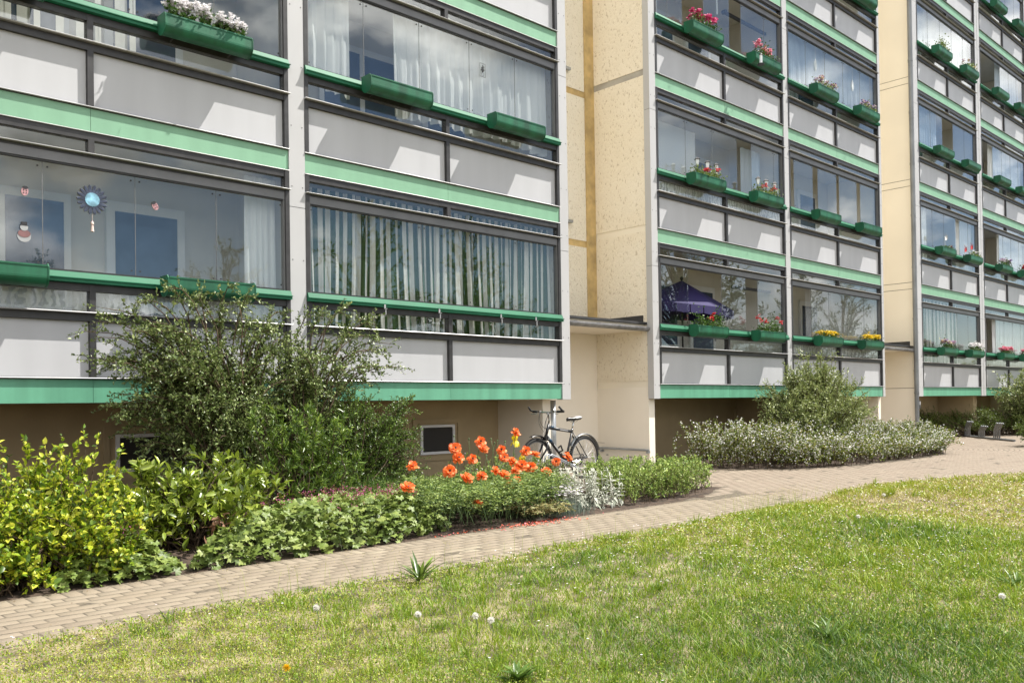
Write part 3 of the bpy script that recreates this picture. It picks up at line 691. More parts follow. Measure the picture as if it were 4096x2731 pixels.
# sun catchers of BR3
mat('crystal', (.75, .8, .82), .15)
for f, z, lb in ((.30, 1.95, 'round openwork sun catcher on the pale blue sheer curtain'), (.71, 1.93, 'plain drop shaped sun catcher right of the openwork one')):
    t = empty('sun_catcher', (bx('BR', f), .02, zf(3, z)), 0, lb, 'sun catcher')
    b = MB(); n = 14
    v = [(0, 0, .16)]+[(.055*math.sin(math.pi*k/n)*(1 if True else 0), 0, .14-.26*k/n) for k in range(1, n)]+[(0, 0, -.12)]+[(-.055*math.sin(math.pi*k/n), 0, .14-.26*k/n) for k in range(n-1, 0, -1)]
    for i in range(len(v)): b.tube([v[i], v[(i+1) % len(v)]], .005, 5)
    if f < .5:
        for k in range(-2, 3): b.ring((0, 0, .01+k*.04), (0, 1, 0), .016, .004, 10, 4)
    else:
        b.add([(0, -.004, .12), (.035, -.004, .0), (0, -.004, -.1), (-.035, -.004, 0), (0, .004, .12), (.035, .004, 0), (0, .004, -.1), (-.035, .004, 0)], [(0, 3, 2, 1), (4, 5, 6, 7), (0, 1, 5, 4), (1, 2, 6, 5), (2, 3, 7, 6), (3, 0, 4, 7)])
    b.obj('pendant', 'crystal', t)
    b = MB(); b.tube([(0, 0, .16), (0, 0, .45)], .0015, 4); b.obj('cord', 'white_plastic', t)
t = tag(MB().tube([(bx('BL', .47), .05, zf(3, 1.95)), (bx('BL', .47), .05, zf(3, 2.3))], .012, 6).obj('wind_spinner', 'crystal'), 'thin glass wind spinner hanging between the pink flower boxes', 'wind spinner')
# blue parasol on BL1
t = empty('parasol', (bx('BL', .40)-.15, .66, zf(1, .2)), 0, 'dark blue parasol with scalloped valance standing on the lowest middle balcony', 'parasol')
b = MB(); n = 8; rx, ry = 1.62, .60; z0, z1 = 1.58, 2.13
rim = [(rx*math.cos(2*math.pi*k/n+.2), ry*math.sin(2*math.pi*k/n+.2), z0) for k in range(n)]
b.add([(0, 0, z1)]+rim+[(0, 0, z1-.02)]+[(p[0]*.99, p[1]*.99, p[2]-.012) for p in rim], [(0, 1+k, 1+(k+1) % n) for k in range(n)]+[(9, 10+(k+1) % n, 10+k) for k in range(n)])
b.obj('canopy', 'parasol_blue', t)
b = MB()
for k in range(n):
    p, q = Vector(rim[k]), Vector(rim[(k+1) % n])
    for j in range(3):
        a, e = p.lerp(q, j/3+.012), p.lerp(q, (j+1)/3-.012); m = (a+e)/2
        d = Vector((0, 0, -.15)); v = [a, e, e+d, m+d*1.12, a+d]; off = Vector((0, .004, 0))
        b.add(v+[x+off for x in v], [(0, 1, 2, 3, 4), (9, 8, 7, 6, 5), (0, 5, 6, 1), (1, 6, 7, 2), (2, 7, 8, 3), (3, 8, 9, 4), (4, 9, 5, 0)])
b.obj('valance', 'parasol_blue', t)
b = MB(); b.tube([(0, 0, .03), (0, 0, z1-.01)], .019, 10); b.obj('pole', 'dark_frame', t)
b = MB(); b.ball((0, 0, z1+.035), .035, 10, 8, 0, 1.2); b.obj('finial', 'dark_frame', t)
b = MB(); b.tube([(0, 0, 0), (0, 0, .05), (0, 0, .06)], [.22, .2, .04], 16); b.obj('base', 'concrete', t)
# awning arms on BL3 / BL1, shelves and chairs in the balconies
for bay, s, f0, f1, z, lb in (('BL', 1, .66, .99, 2.28, 'dark folding awning arm on the balcony with the blue parasol'), ('BL', 3, .62, .99, 2.3, 'dark folding awning arm on the balcony with pink flowers')):
    t = empty('awning_arm', (bx(bay, f0), .30, zf(s, z)), 0, lb, 'awning arm')
    L_ = bx(bay, f1)-bx(bay, f0); b = MB(); b.box(0, L_*.97, .0, .05, -.03, .025); b.obj('arm', 'dark_frame', t)
    b = MB(); b.tube([(.02, -.02, 0), (.02, .07, 0)], .045, 10); b.obj('joint', 'dark_frame', t)
t = empty('garden_chair', (bx('BL', .06), .55, zf(1, .201)), 0, 'white plastic garden chair beneath the blue parasol', 'chair')
b = MB(); b.box(-.23, .23, -.22, .22, .40, .43); b.obj('seat', 'white_plastic', t)
b = MB()
pr = [(.20+.03*math.sin(k), .43+.45*k/6) for k in range(7)]
v = [(x, .2+.02*k, .43+.075*k) for k in range(7) for x in (-.21+.004*k*k, .21-.004*k*k)]; v += [(p[0], p[1]+.02, p[2]) for p in v]
b.add(v, [(2*k, 2*k+1, 2*k+3, 2*k+2) for k in range(6)]+[(14+2*k+2, 14+2*k+3, 14+2*k+1, 14+2*k) for k in range(6)]+[(12, 13, 27, 26)]); b.obj('backrest', 'white_plastic', t)
for sx in (-1, 1):
    for sy in (-1, 1): b = MB(); b.tube([(sx*.2, sy*.19, .40), (sx*.22, sy*.21, 0)], [.022, .018], 8); b.obj('leg', 'white_plastic', t)

# ------------------------------------------------------------------ flower boxes hung on the balcony rails, and the plants in them
def make_box():
    t = empty('flower_box', (0, 0, 0))
    n = 16; y0, y1, zt = -.115, -.325, .0      # back, front, rim
    r = (y0-y1)/2; yc = (y0+y1)/2; zs = -.115
    outer = [(y0, zt), (y0, zs)]+[(yc+r*math.cos(q), zs-.095*math.sin(q)) for q in np.linspace(0, math.pi, n+1)[1:-1]]+[(y1, zs), (y1, zt-.012)]
    def inset(d): return [(y0-d, zt), (y0-d, zs)]+[(yc+(r-d)*math.cos(q), zs-(.095-d)*math.sin(q)) for q in np.linspace(0, math.pi, n+1)[1:-1]]+[(y1+d, zs), (y1+d, zt-.012)]
    inn = inset(.006); k = len(outer); b = MB(); Lh = .49
    v = [(-Lh, p[0], p[1]) for p in outer]+[(Lh, p[0], p[1]) for p in outer]+[(-Lh, p[0], p[1]) for p in inn]+[(Lh, p[0], p[1]) for p in inn]
    f = [(i, i+1, k+i+1, k+i) for i in range(k-1)]+[(2*k+i+1, 2*k+i, 3*k+i, 3*k+i+1) for i in range(k-1)]
    f += [(0, k, 3*k, 2*k), (k-1, 2*k+k-1, 3*k+k-1, k+k-1)]
    b.add(v, f)
    b.prism([(y1-.006, zt-.022), (y1-.006, zt-.006), (y1+.012, zt-.004), (y1+.012, zt-.010)], -Lh, Lh)
    b.obj('trough', 'box_green', t)
    cap = [(y0+.004, zt+.012), (y0+.004, zs)]+[(yc+(r+.005)*math.cos(q), zs-.101*math.sin(q)) for q in np.linspace(0, math.pi, 14)[1:-1]]+[(y1-.005, zs), (y1-.005, zt-.02), (y1+.03, zt+.012)]
    for s in (-1, 1):
        b = MB(); b.prism(cap, s*(Lh+.007)-.0055, s*(Lh+.007)+.0055)
        for y, z in ((y0-.02, -.02), (y1+.025, -.03), (y0-.03, -.10), (y1+.03, -.10)): b.box(s*(Lh+.0135)-.002, s*(Lh+.0135)+.002, y-.005, y+.005, z-.005, z+.005)
        b.obj('end_plate', 'box_green', t)
    b = MB(); b.box(-Lh+.004, Lh-.004, y1+.012, y0-.012, -.05, -.04); b.obj('soil', 'soil', t)
    for x in (-.33, .33):
        b = MB(); b.tube([(x, -.03, -.02), (x, -.10, -.012), (x, -.112, -.03), (x, -.10, -.17), (x, -.03, -.18)], .008, 6); b.obj('bracket', 'dark_frame', t)
    return t
proto = make_box(); first = [True]
BOX_GROUP = 'green flower boxes on the balcony rails'
def place_box(bay, s, f, label):
    o = proto if first[0] else copy_tree(proto); first[0] = False
    o.location = (bx(bay, f), .0, zf(s, 1.335)); tag(o, label, 'flower box', BOX_GROUP); return o

isl_mat('geranium_leaf', [(.035, .085, .012), (.06, .13, .02), (.10, .17, .03)], .5, .25)
isl_mat('light_leaf', [(.10, .17, .03), (.17, .24, .05), (.22, .26, .08)], .5, .25)
for nm, cols in dict(white=[(.78, .77, .79), (.84, .83, .84), (.80, .76, .79)], pink=[(.70, .10, .20), (.75, .25, .36), (.80, .45, .5)], magenta=[(.52, .02, .13), (.62, .06, .22), (.7, .2, .35)],
                     red=[(.50, .01, .02), (.62, .03, .03), (.55, .04, .06)], yellow=[(.72, .52, .01), (.80, .62, .03), (.78, .55, .02)], pansy=[(.75, .62, .10), (.72, .70, .66), (.16, .05, .30), (.6, .3, .4)],
                     violet=[(.10, .03, .25), (.2, .06, .35), (.7, .66, .6), (.62, .5, .5)]).items():
    isl_mat('bloom_'+nm, cols, .6, .25)
def leaf_quads(P, D, Nn, Ln, Wd, fold=.25):
    """folded rhombic leaves: P base, D direction, Nn normal, Ln length, Wd width"""
    n = len(P); D = D/np.linalg.norm(D, axis=1, keepdims=True)
    S = np.cross(D, Nn); S /= np.linalg.norm(S, axis=1, keepdims=True)+1e-9
    U = np.cross(S, D); Ln = np.asarray(Ln).reshape(-1, 1); Wd = np.asarray(Wd).reshape(-1, 1)
    V = np.stack([P, P+D*Ln*.45+S*Wd*.5+U*Wd*fold, P+D*Ln-U*Ln*.08, P+D*Ln*.45-S*Wd*.5+U*Wd*fold], 1)
    F = np.arange(n)[:, None]*4+np.array([[0, 1, 2]]); F2 = np.arange(n)[:, None]*4+np.array([[0, 2, 3]])
    return V.reshape(-1, 3), np.concatenate([F, F2])
def leaf_oval(P, D, Nn, Ln, Wd, fold=.22, curl=.15):
    """rounder leaves with a midrib: 8 points, 6 faces"""
    n = len(P); D = D/np.linalg.norm(D, axis=1, keepdims=True)
    S = np.cross(D, Nn); S /= np.linalg.norm(S, axis=1, keepdims=True)+1e-9
    U = np.cross(S, D); Ln = np.asarray(Ln).reshape(-1, 1); Wd = np.asarray(Wd).reshape(-1, 1)
    q = lambda l, s, u: P+D*Ln*l+S*Wd*s+U*(Wd*fold*abs(s)*2-Ln*curl*l*l+0*u)
    V = np.stack([q(0, 0, 0), q(.28, .46, 0), q(.66, .42, 0), q(1, 0, 0), q(.66, -.42, 0), q(.28, -.46, 0), q(.28, 0, 0), q(.66, 0, 0)], 1)
    f3 = np.array([[0, 1, 6], [0, 6, 5], [2, 3, 7], [7, 3, 4]]); f4 = np.array([[1, 2, 7, 6], [6, 7, 4, 5]])
    b = np.arange(n)[:, None, None]*8
    return V.reshape(-1, 3), (b+f3[None]).reshape(-1, 3), (b+f4[None]).reshape(-1, 4)
def rdir(r, n, up=0.0):
    d = r.normal(size=(n, 3)); d[:, 2] += up; return d/np.linalg.norm(d, axis=1, keepdims=True)
def box_plant(name, bay, s, f, col, label, cat, seed, half=.40, h=.17, nl=420, nb=60, bs=.035, leaf='geranium_leaf', dx=0.0, cluster=True, group='plants in the flower boxes'):
    r = np.random.default_rng(seed)
    t = empty(name, (bx(bay, f)+dx, -.22, zf(s, 1.335)-.042), 0, label, cat, group)
    P = np.stack([r.uniform(-half, half, nl), r.normal(0, .06, nl), np.abs(r.normal(0, .5, nl))*h*1.1+.03], 1)
    lump = .55+.45*np.sin(P[:, 0]*9+r.uniform(0, 6)); P[:, 2] *= .45+.7*lump
    sp = P[:, 1] < -.05; P[sp, 2] = np.maximum(P[sp, 2], .05)
    V, A = leaf_quads(P, rdir(r, nl, .3), rdir(r, nl, 1.2), r.uniform(.03, .055, nl), r.uniform(.025, .045, nl))
    bulk('foliage', V, [A], leaf, t)
    b = MB()
    for k in range(9):
        x = r.uniform(-half*.9, half*.9); b.tube([(x, r.normal(0, .03), 0), (x+r.normal(0, .03), r.normal(0, .04), h*.7)], .004, 4)
    b.obj('stem', 'green_stem', t)
    if nb:
        nc = max(3, nb//9) if cluster else nb
        cx = np.stack([r.uniform(-half, half, nc), r.normal(-.01, .045, nc), h*r.uniform(.75, 1.25, nc)+.03], 1)
        if cluster: B = np.repeat(cx, 9, 0)+r.normal(0, .022, (nc*9, 3))
        else: B = cx
        n = len(B); bV = []; bF = []
        # each flower: five petals
        for k in range(5):
            q = 2*math.pi*k/5+r.uniform(0, 1, n); ax = rdir(r, n, .9); ax[:, 1] -= .5
            D = np.stack([np.cos(q), np.sin(q), r.uniform(-.1, .5, n)], 1)
            V, A = leaf_quads(B, D, ax, r.uniform(.7, 1.1, n)*bs, r.uniform(.6, .9, n)*bs, .1); bF.append(A+sum(len(x) for x in bV)); bV.append(V)
        bulk('bloom', np.concatenate(bV), [np.concatenate(bF)], 'bloom_'+col, t)
    return t
LF, RF = .28, .755
EMPTY = [('AL', 1, LF, 'empty green flower box cut by the left photo edge, below the sunburst ornament'), ('AL', 1, RF, 'empty green flower box right above the arching shrub branches'),
 ('AL', 2, LF, 'green flower box at the top left corner under the slat blind'),
 ('AR', 2, LF, 'empty green flower box left under the wide white curtains'), ('AR', 2, RF, 'empty green flower box right under the wide white curtains'),
 ('BR', 2, LF, 'empty green flower box left under the row of slightly opened glass panes'), ('BR', 2, RF, 'empty green flower box right under the row of slightly opened glass panes'),
 ('BR', 4, RF, 'green flower box at the top edge above the pale blue curtain, by the cream wall'), ('BR', 4, LF, 'green flower box at the top edge, left of the one by the cream wall'),
 ('CL', 3, LF, 'empty green flower box on the far wing left of the open gap'), ('CL', 3, RF, 'empty green flower box on the far wing right of the open gap'),
 ('CR', 5, LF, 'green flower box highest on the far right, left of two'), ('CR', 5, RF, 'green flower box highest on the far right, cut by the photo edge'),
 ('CR', 4, LF, 'green flower box below the dark open corner high on the far right'), ('CR', 4, RF, 'green flower box right of the one below the dark open corner'),
 ('CR', 3, LF, 'green flower box under the cloud reflecting window on the far right'), ('CR', 3, RF, 'green flower box under the cloud reflecting window at the photo edge')]
for a in EMPTY: place_box(*a)
G2 = {'white': 'white flowers', 'magenta': 'magenta flowers'}
FULL = [('AL', 2, RF, 'green flower box holding two clumps of white flowers'),
 ('BL', 3, LF, 'green flower box with deep pink flowers, left of the small bird feeder'), ('BL', 3, RF, 'green flower box with pink flowers and a hanging bird feeder'),
 ('BL', 2, LF, 'green flower box with red geraniums and lanterns, left one'), ('BL', 2, RF, 'green flower box with red geraniums and lanterns, right one'),
 ('BL', 1, LF, 'green flower box with red geraniums below the blue parasol'), ('BL', 1, RF, 'green flower box with red geraniums right of the blue parasol'),
 ('BR', 3, LF, 'green flower box with white and yellow pansies under the pale blue curtain'), ('BR', 3, RF, 'green flower box with violet pansies under the pale blue curtain'),
 ('BR', 1, LF, 'green flower box with yellow flowers, left under the venetian blind'), ('BR', 1, RF, 'green flower box with yellow flowers, right under the venetian blind'),
 ('CL', 4, LF, 'green flower box with a bushy green plant under the arched lace curtain'), ('CL', 4, RF, 'green flower box with yellowish leaves under the arched lace curtain'),
 ('CL', 2, LF, 'green flower box with a white pinwheel on the far wing'), ('CL', 2, RF, 'green flower box with a red pinwheel on the far wing'),
 ('CL', 1, LF, 'green flower box with yellow and violet pansies below the dark striped curtain'), ('CL', 1, RF, 'green flower box with white and pink pansies below the dark striped curtain'),
 ('CR', 2, LF, 'green flower box with trailing violet flowers at the open dark balcony'), ('CR', 2, RF, 'green flower box with red flowers cut by the photo edge'),
 ('CR', 1, LF, 'green flower box with pink flowers above the far shrub'), ('CR', 1, RF, 'green flower box with pink flowers at the photo edge above the far shrub')]
for a in FULL: place_box(*a)
box_plant('white_alyssum', 'AL', 2, RF, 'white', 'larger clump of white flowers in the box at top left', 'flowers', 1, .25, .17, 420, 520, .030, dx=-.20)
box_plant('white_alyssum', 'AL', 2, RF, 'white', 'smaller clump of white flowers right of the larger clump', 'flowers', 2, .17, .13, 300, 330, .030, dx=.27)
box_plant('begonia', 'BL', 3, LF, 'magenta', 'deep pink flowering plants in the upper left box of the middle wing', 'flowers', 3, .40, .22, 420, 190, .042)
box_plant('begonia', 'BL', 3, RF, 'pink', 'pink flowering plants in the box above the bird feeder', 'flowers', 4, .36, .22, 420, 120, .042)
box_plant('geranium_plant', 'BL', 2, LF, 'red', 'red geraniums with light leaves between the left lanterns', 'flowers', 5, .42, .16, 460, 30, .035, 'light_leaf')
box_plant('geranium_plant', 'BL', 2, RF, 'red', 'red geraniums with light leaves between the right lanterns', 'flowers', 6, .40, .16, 460, 40, .035, 'light_leaf')
box_plant('geranium_plant', 'BL', 1, LF, 'red', 'dark leaved red geranium below the blue parasol', 'flowers', 7, .42, .22, 560, 30, .035)
box_plant('geranium_plant', 'BL', 1, RF, 'red', 'dark leaved red geranium right of the blue parasol', 'flowers', 8, .40, .24, 560, 50, .035)
box_plant('pansy_plant', 'BR', 3, LF, 'pansy', 'white and yellow pansies under the pale blue curtain', 'flowers', 9, .40, .15, 260, 90, .04, 'light_leaf')
box_plant('pansy_plant', 'BR', 3, RF, 'violet', 'violet and white pansies under the pale blue curtain', 'flowers', 10, .40, .15, 260, 90, .04, 'light_leaf')
box_plant('marigold_plant', 'BR', 1, LF, 'yellow', 'yellow flowers in the left box under the venetian blind', 'flowers', 11, .38, .11, 260, 190, .038)
box_plant('marigold_plant', 'BR', 1, RF, 'yellow', 'yellow flowers in the right box under the venetian blind', 'flowers', 12, .38, .11, 260, 190, .038)
box_plant('leafy_plant', 'CL', 4, LF, 'white', 'bushy green plant in the upper left box of the far wing', 'plant', 13, .26, .28, 420, 0, .04, 'light_leaf', dx=.05)
box_plant('leafy_plant', 'CL', 4, RF, 'pansy', 'yellowish leafy plant in the upper right box of the far wing', 'plant', 14, .40, .17, 420, 30, .04, 'light_leaf')
box_plant('leafy_plant', 'CL', 2, LF, 'white', 'sparse green plant behind the white pinwheel', 'plant', 15, .40, .06, 200, 0, .04)
box_plant('leafy_plant', 'CL', 2, RF, 'white', 'pale variegated plant beside the red pinwheel', 'plant', 16, .34, .16, 240, 30, .04, 'light_leaf', dx=.12)
box_plant('pansy_plant', 'CL', 1, LF, 'pansy', 'yellow and violet pansies below the dark striped curtain', 'flowers', 17, .40, .18, 360, 150, .045)
box_plant('pansy_plant', 'CL', 1, RF, 'white', 'white and pink pansies below the dark striped curtain', 'flowers', 18, .40, .17, 360, 150, .045)
box_plant('petunia_plant', 'CR', 2, LF, 'violet', 'trailing violet flowers at the open dark balcony', 'flowers', 19, .42, .18, 420, 110, .045)
box_plant('petunia_plant', 'CR', 2, RF, 'red', 'red flowers in the box cut by the photo edge', 'flowers', 20, .40, .17, 360, 120, .045)
box_plant('petunia_plant', 'CR', 1, LF, 'pink', 'pink flowers above the far round shrub', 'flowers', 21, .40, .17, 360, 150, .05)
box_plant('petunia_plant', 'CR', 1, RF, 'pink', 'pink flowers at the photo edge above the far round shrub', 'flowers', 22, .40, .17, 360, 150, .05)
# hooks left on the rail of AR1
for f, lb in ((.245, 'first from left'), (.445, 'second from left'), (.70, 'third from left'), (.86, 'rightmost')):
    t = empty('rail_hook', (bx('AR', f), 0, zf(1, 1.225)), 0, 'bare pale box hook on the rail of the striped curtain balcony, '+lb, 'hook', 'bare box hooks on the striped curtain rail')
    b = MB(); b.box(-.012, .012, -.085, -.079, -.03, .03); b.box(-.012, .012, -.12, -.086, -.03, -.024); b.obj('strap', 'alu_lit_edge', t)
    b = MB(); b.tube([(0, -.10, -.03), (0, -.10, -.10), (.02, -.06, -.12)], .008, 6); b.obj('arm', 'alu_lit_edge', t)
# small lanterns stuck in the geranium boxes
def lantern(x, z, label):
    t = empty('solar_lantern', (x, -.24, z), 0, label, 'lantern', 'small dark lanterns among the geraniums')
    b = MB(); b.tube([(0, 0, -.02), (0, 0, .20)], .006, 6); b.obj('stake', 'ink', t)
    b = MB(); b.tube([(0, 0, .20), (0, 0, .22), (0, 0, .31)], [.02, .034, .045], 4)
    b.obj('lamp_glass', 'crystal', t)
    b = MB(); b.tube([(0, 0, .31), (0, 0, .318), (0, 0, .345), (0, 0, .36)], [.065, .065, .03, .006], 4); b.obj('cap', 'ink', t)
for k, (f, d, lb) in enumerate(((LF, -.33, 'left box, first'), (LF, 0, 'left box, middle'), (LF, .30, 'left box, last'), (RF, -.36, 'right box, first'), (RF, -.05, 'right box, middle'), (RF, .28, 'right box, last'))):
    lantern(bx('BL', f)+d, zf(2, 1.29), 'small dark solar lantern among red geraniums, '+lb)
# bird feeder hanging at BL3
t = empty('bird_feeder', (bx('BL', RF)-.44, -.40, zf(3, 1.26)), 0, 'small dark bird feeder hanging from the box with pink flowers', 'bird feeder')
b = MB(); b.tube([(0, 0, -.02), (0, 0, -.18)], .03, 10); b.obj('seed_tube', 'crystal', t)
b = MB(); b.tube([(0, 0, .02), (0, 0, -.02)], [.01, .045], 10); b.obj('lid', 'ink', t)
b = MB(); b.tube([(0, 0, -.18), (0, 0, -.20), (0, 0, -.22)], [.03, .07, .065], 12); b.obj('tray', 'ink', t)
b = MB(); b.tube([(0, 0, .02), (0, .03, .07), (0, .09, .06)], .003, 5); b.obj('hook', 'ink', t)
mat('pin_red', (.55, .03, .03), .4); mat('pin_white', (.75, .75, .75), .4)
def pinwheel(x, z, h, m, label):
    t = empty('pinwheel', (x, -.22, z), 0, label, 'pinwheel')
    b = MB(); b.tube([(0, 0, 0), (0, 0, h)], .006, 6); b.obj('stick', 'white_plastic', t)
    b = MB()
    for k in range(6):
        q = math.pi/3*k; c, s_ = math.cos(q), math.sin(q); e = (math.cos(q+.8), math.sin(q+.8)); v = [(0, -.015, h), (c*.13, -.02, h+s_*.13), (e[0]*.08, -.05, h+e[1]*.08)]
        b.add(v+[(p[0], p[1]+.003, p[2]) for p in v], [(0, 1, 2), (5, 4, 3), (0, 3, 4, 1), (1, 4, 5, 2), (2, 5, 3, 0)])
    b.obj('vanes', m, t)
pinwheel(bx('CL', LF)-.06, zf(2, 1.29), .36, 'pin_white', 'white pinwheel in the left flower box of the far wing')
pinwheel(bx('CL', .60), zf(2, 1.29), .2, 'pin_red', 'low red pinwheel between the far wing flower boxes'); pinwheel(bx('CL', RF)-.2, zf(2, 1.29), .33, 'pin_red', 'tall red pinwheel in the right flower box of the far wing')

# ------------------------------------------------------------------ shrubs and border plants
isl_mat('cotoneaster_leaf', [(0.0544, 0.087, 0.0229), (0.1179, 0.1721, 0.0456), (0.1994, 0.2627, 0.0816), (0.3625, 0.4169, 0.1631)], .38, .2, .6)
isl_mat('dark_leaf', [(0.0372, 0.0743, 0.0134), (0.0743, 0.1337, 0.0213), (0.1337, 0.2228, 0.0334), (0.2376, 0.3564, 0.0535)], .35, .2, .6)
isl_mat('yellow_leaf', [(0.0562, 0.1125, 0.01), (0.1125, 0.2, 0.015), (0.2125, 0.3125, 0.0175), (0.375, 0.4625, 0.025), (0.525, 0.5625, 0.0438), (0.62, 0.62, 0.0875)], .42, .3)
isl_mat('laurel_leaf', [(0.069, 0.1104, 0.0124), (0.1518, 0.2208, 0.0223), (0.2622, 0.3382, 0.0372), (0.3864, 0.4484, 0.0683)], .27, .2, .8)
isl_mat('lance_leaf', [(0.0374, 0.0765, 0.0136), (0.0935, 0.1615, 0.0245), (0.17, 0.272, 0.0408), (0.255, 0.34, 0.0544)], .32, .2, .6)
isl_mat('geranium_bed_leaf', [(0.078, 0.12, 0.0211), (0.132, 0.192, 0.0346), (0.192, 0.258, 0.0528), (0.258, 0.312, 0.0768)], .5, .2)
isl_mat('fern_leaf', [(0.066, 0.1238, 0.0198), (0.1403, 0.2145, 0.0433), (0.231, 0.3135, 0.0681), (0.33, 0.396, 0.1114)], .5, .2)
isl_mat('dry_leaf', [(.20, .19, .05), (.34, .28, .12), (.16, .19, .05), (.40, .33, .17)], .6, .2)
isl_mat('silver_leaf', [(.34, .36, .29), (.46, .47, .40), (.56, .56, .49), (.26, .30, .22)], .8, .1)
isl_mat('herb_leaf', [(0.1114, 0.2042, 0.0372), (0.2228, 0.3341, 0.0594), (0.3713, 0.4826, 0.1188), (0.5012, 0.594, 0.1782)], .5, .25)
isl_mat('spurge_leaf', [(.10, .15, .03), (.20, .25, .05), (.33, .36, .09)], .5, .25)
isl_mat('hedge_leaf', [(0.0544, 0.101, 0.0149), (0.1397, 0.2018, 0.031), (0.2484, 0.3105, 0.0497), (0.3415, 0.295, 0.0745)], .42, .25, .4)
isl_mat('hedge_fleck', [(.66, .65, .62), (.78, .77, .75), (.84, .82, .82)], .5, .25)  # small pale flecks scattered over the hedge leaves
isl_mat('sage_leaf', [(0.0972, 0.1378, 0.0413), (0.2106, 0.2674, 0.0826), (0.324, 0.3806, 0.1308), (0.4536, 0.5022, 0.1928)], .4, .2, .6)
isl_mat('far_hedge_leaf', [(0.056, 0.091, 0.0157), (0.112, 0.168, 0.0246), (0.182, 0.252, 0.0392)], .45, .2)
isl_mat('grass_blade', [(.05, .11, .015), (.09, .18, .02), (.15, .25, .04)], .45, .25)
isl_mat('grey_blade', [(.10, .15, .11), (.16, .21, .17), (.22, .27, .22)], .6, .15)
isl_mat('cranesbill', [(.40, .05, .22), (.55, .12, .35), (.30, .06, .10)], .6, .2)
isl_mat('calyx', [(.16, .045, .03), (.24, .08, .05), (.10, .07, .03)], .6, .1)
isl_mat('poppy_petal', [(.80, .13, .016), (.86, .20, .03), (.90, .34, .12), (.74, .10, .012)], .5, .3)
isl_mat('iris_petal', [(.70, .52, .01), (.78, .62, .03)], .5, .3)
isl_mat('fallen_petal', [(.62, .07, .02), (.72, .16, .06), (.55, .10, .14), (.68, .30, .24)], .6)
isl_mat('white_petal', [(.72, .66, .72), (.80, .76, .80)], .6, .2)
isl_mat('tree_leaf', [(.03, .055, .012), (.05, .09, .018), (.09, .14, .03)], .45, .25)

def bez(p0, p1, p2, t): t = t[:, None]; return (1-t)**2*p0+2*t*(1-t)*p1+t*t*p2
def tubes_bulk(paths, radii, nside=5):
    """paths: list of (k,3) arrays, radii list of (k,)"""
    V, F, o = [], [], 0
    q = np.arange(nside)*2*np.pi/nside
    for P, rr in zip(paths, radii):
        k = len(P); T = np.gradient(P, axis=0); T /= np.linalg.norm(T, axis=1, keepdims=True)+1e-9
        A = np.cross(T, [.31, .17, .93]); A /= np.linalg.norm(A, axis=1, keepdims=True)+1e-9; B_ = np.cross(T, A)
        V.append((P[:, None]+(A[:, None]*np.cos(q)[None, :, None]+B_[:, None]*np.sin(q)[None, :, None])*np.asarray(rr)[:, None, None]).reshape(-1, 3))
        i = np.arange(k-1)[:, None]*nside; j = np.arange(nside)[None]; j2 = (j+1) % nside
        F.append((np.stack([i+j, i+j2, i+nside+j2, i+nside+j], -1).reshape(-1, 4))+o); o += k*nside
    return np.concatenate(V), np.concatenate(F)
def grow(r, stems, twigs, twig_len, nleaf, t0=.3, r0=.012, spread=.8, up=.25, droop=0.0, twig_r=.0022, side=False):
    """stems: list of (p0, p1, p2). Returns stem tubes and leaf bases, directions, outward"""
    paths, radii, LP, LD = [], [], [], []
    for p0, p1, p2 in stems:
        t = np.linspace(0, 1, 9); P = bez(p0, p1, p2, t); P[1:-1] += r.normal(0, .012, (7, 3))
        paths.append(P); radii.append(r0*(1-.82*t)+.001)
        n = max(1, int(r.poisson(twigs))); tt = np.sort(np.concatenate([r.uniform(t0, 1, n-1), [1.0]]))
        B = bez(p0, p1, p2, tt); T = bez(p0, p1, p2, np.minimum(tt+.02, 1.02))-bez(p0, p1, p2, tt-.02); T /= np.linalg.norm(T, axis=1, keepdims=True)+1e-9
        D = T*.7+r.normal(0, spread, (n, 3))*(.35 if side else .6); D[:, 2] += up; D /= np.linalg.norm(D, axis=1, keepdims=True)
        Ls = twig_len*r.uniform(.45, 1.2, n)
        for k in range(n):
            u = np.linspace(0, 1, 4)[:, None]; Q = B[k]+D[k]*Ls[k]*u; Q[:, 2] -= droop*Ls[k]*u[:, 0]**2
            paths.append(Q); radii.append(np.array([1, .8, .6, .3])*twig_r)
            m = max(2, int(nleaf*Ls[k]/twig_len)); u = (np.arange(m)+r.uniform(0, 1))/m; u = np.clip(u, .03, 1)[:, None]
            X = B[k]+D[k]*Ls[k]*u; X[:, 2] -= droop*Ls[k]*u[:, 0]**2
            d = D[k]*.55+r.normal(0, .6, (m, 3)); d[:, 2] += .15
            LP.append(X); LD.append(d)
    return paths, radii, np.concatenate(LP), np.concatenate(LD)
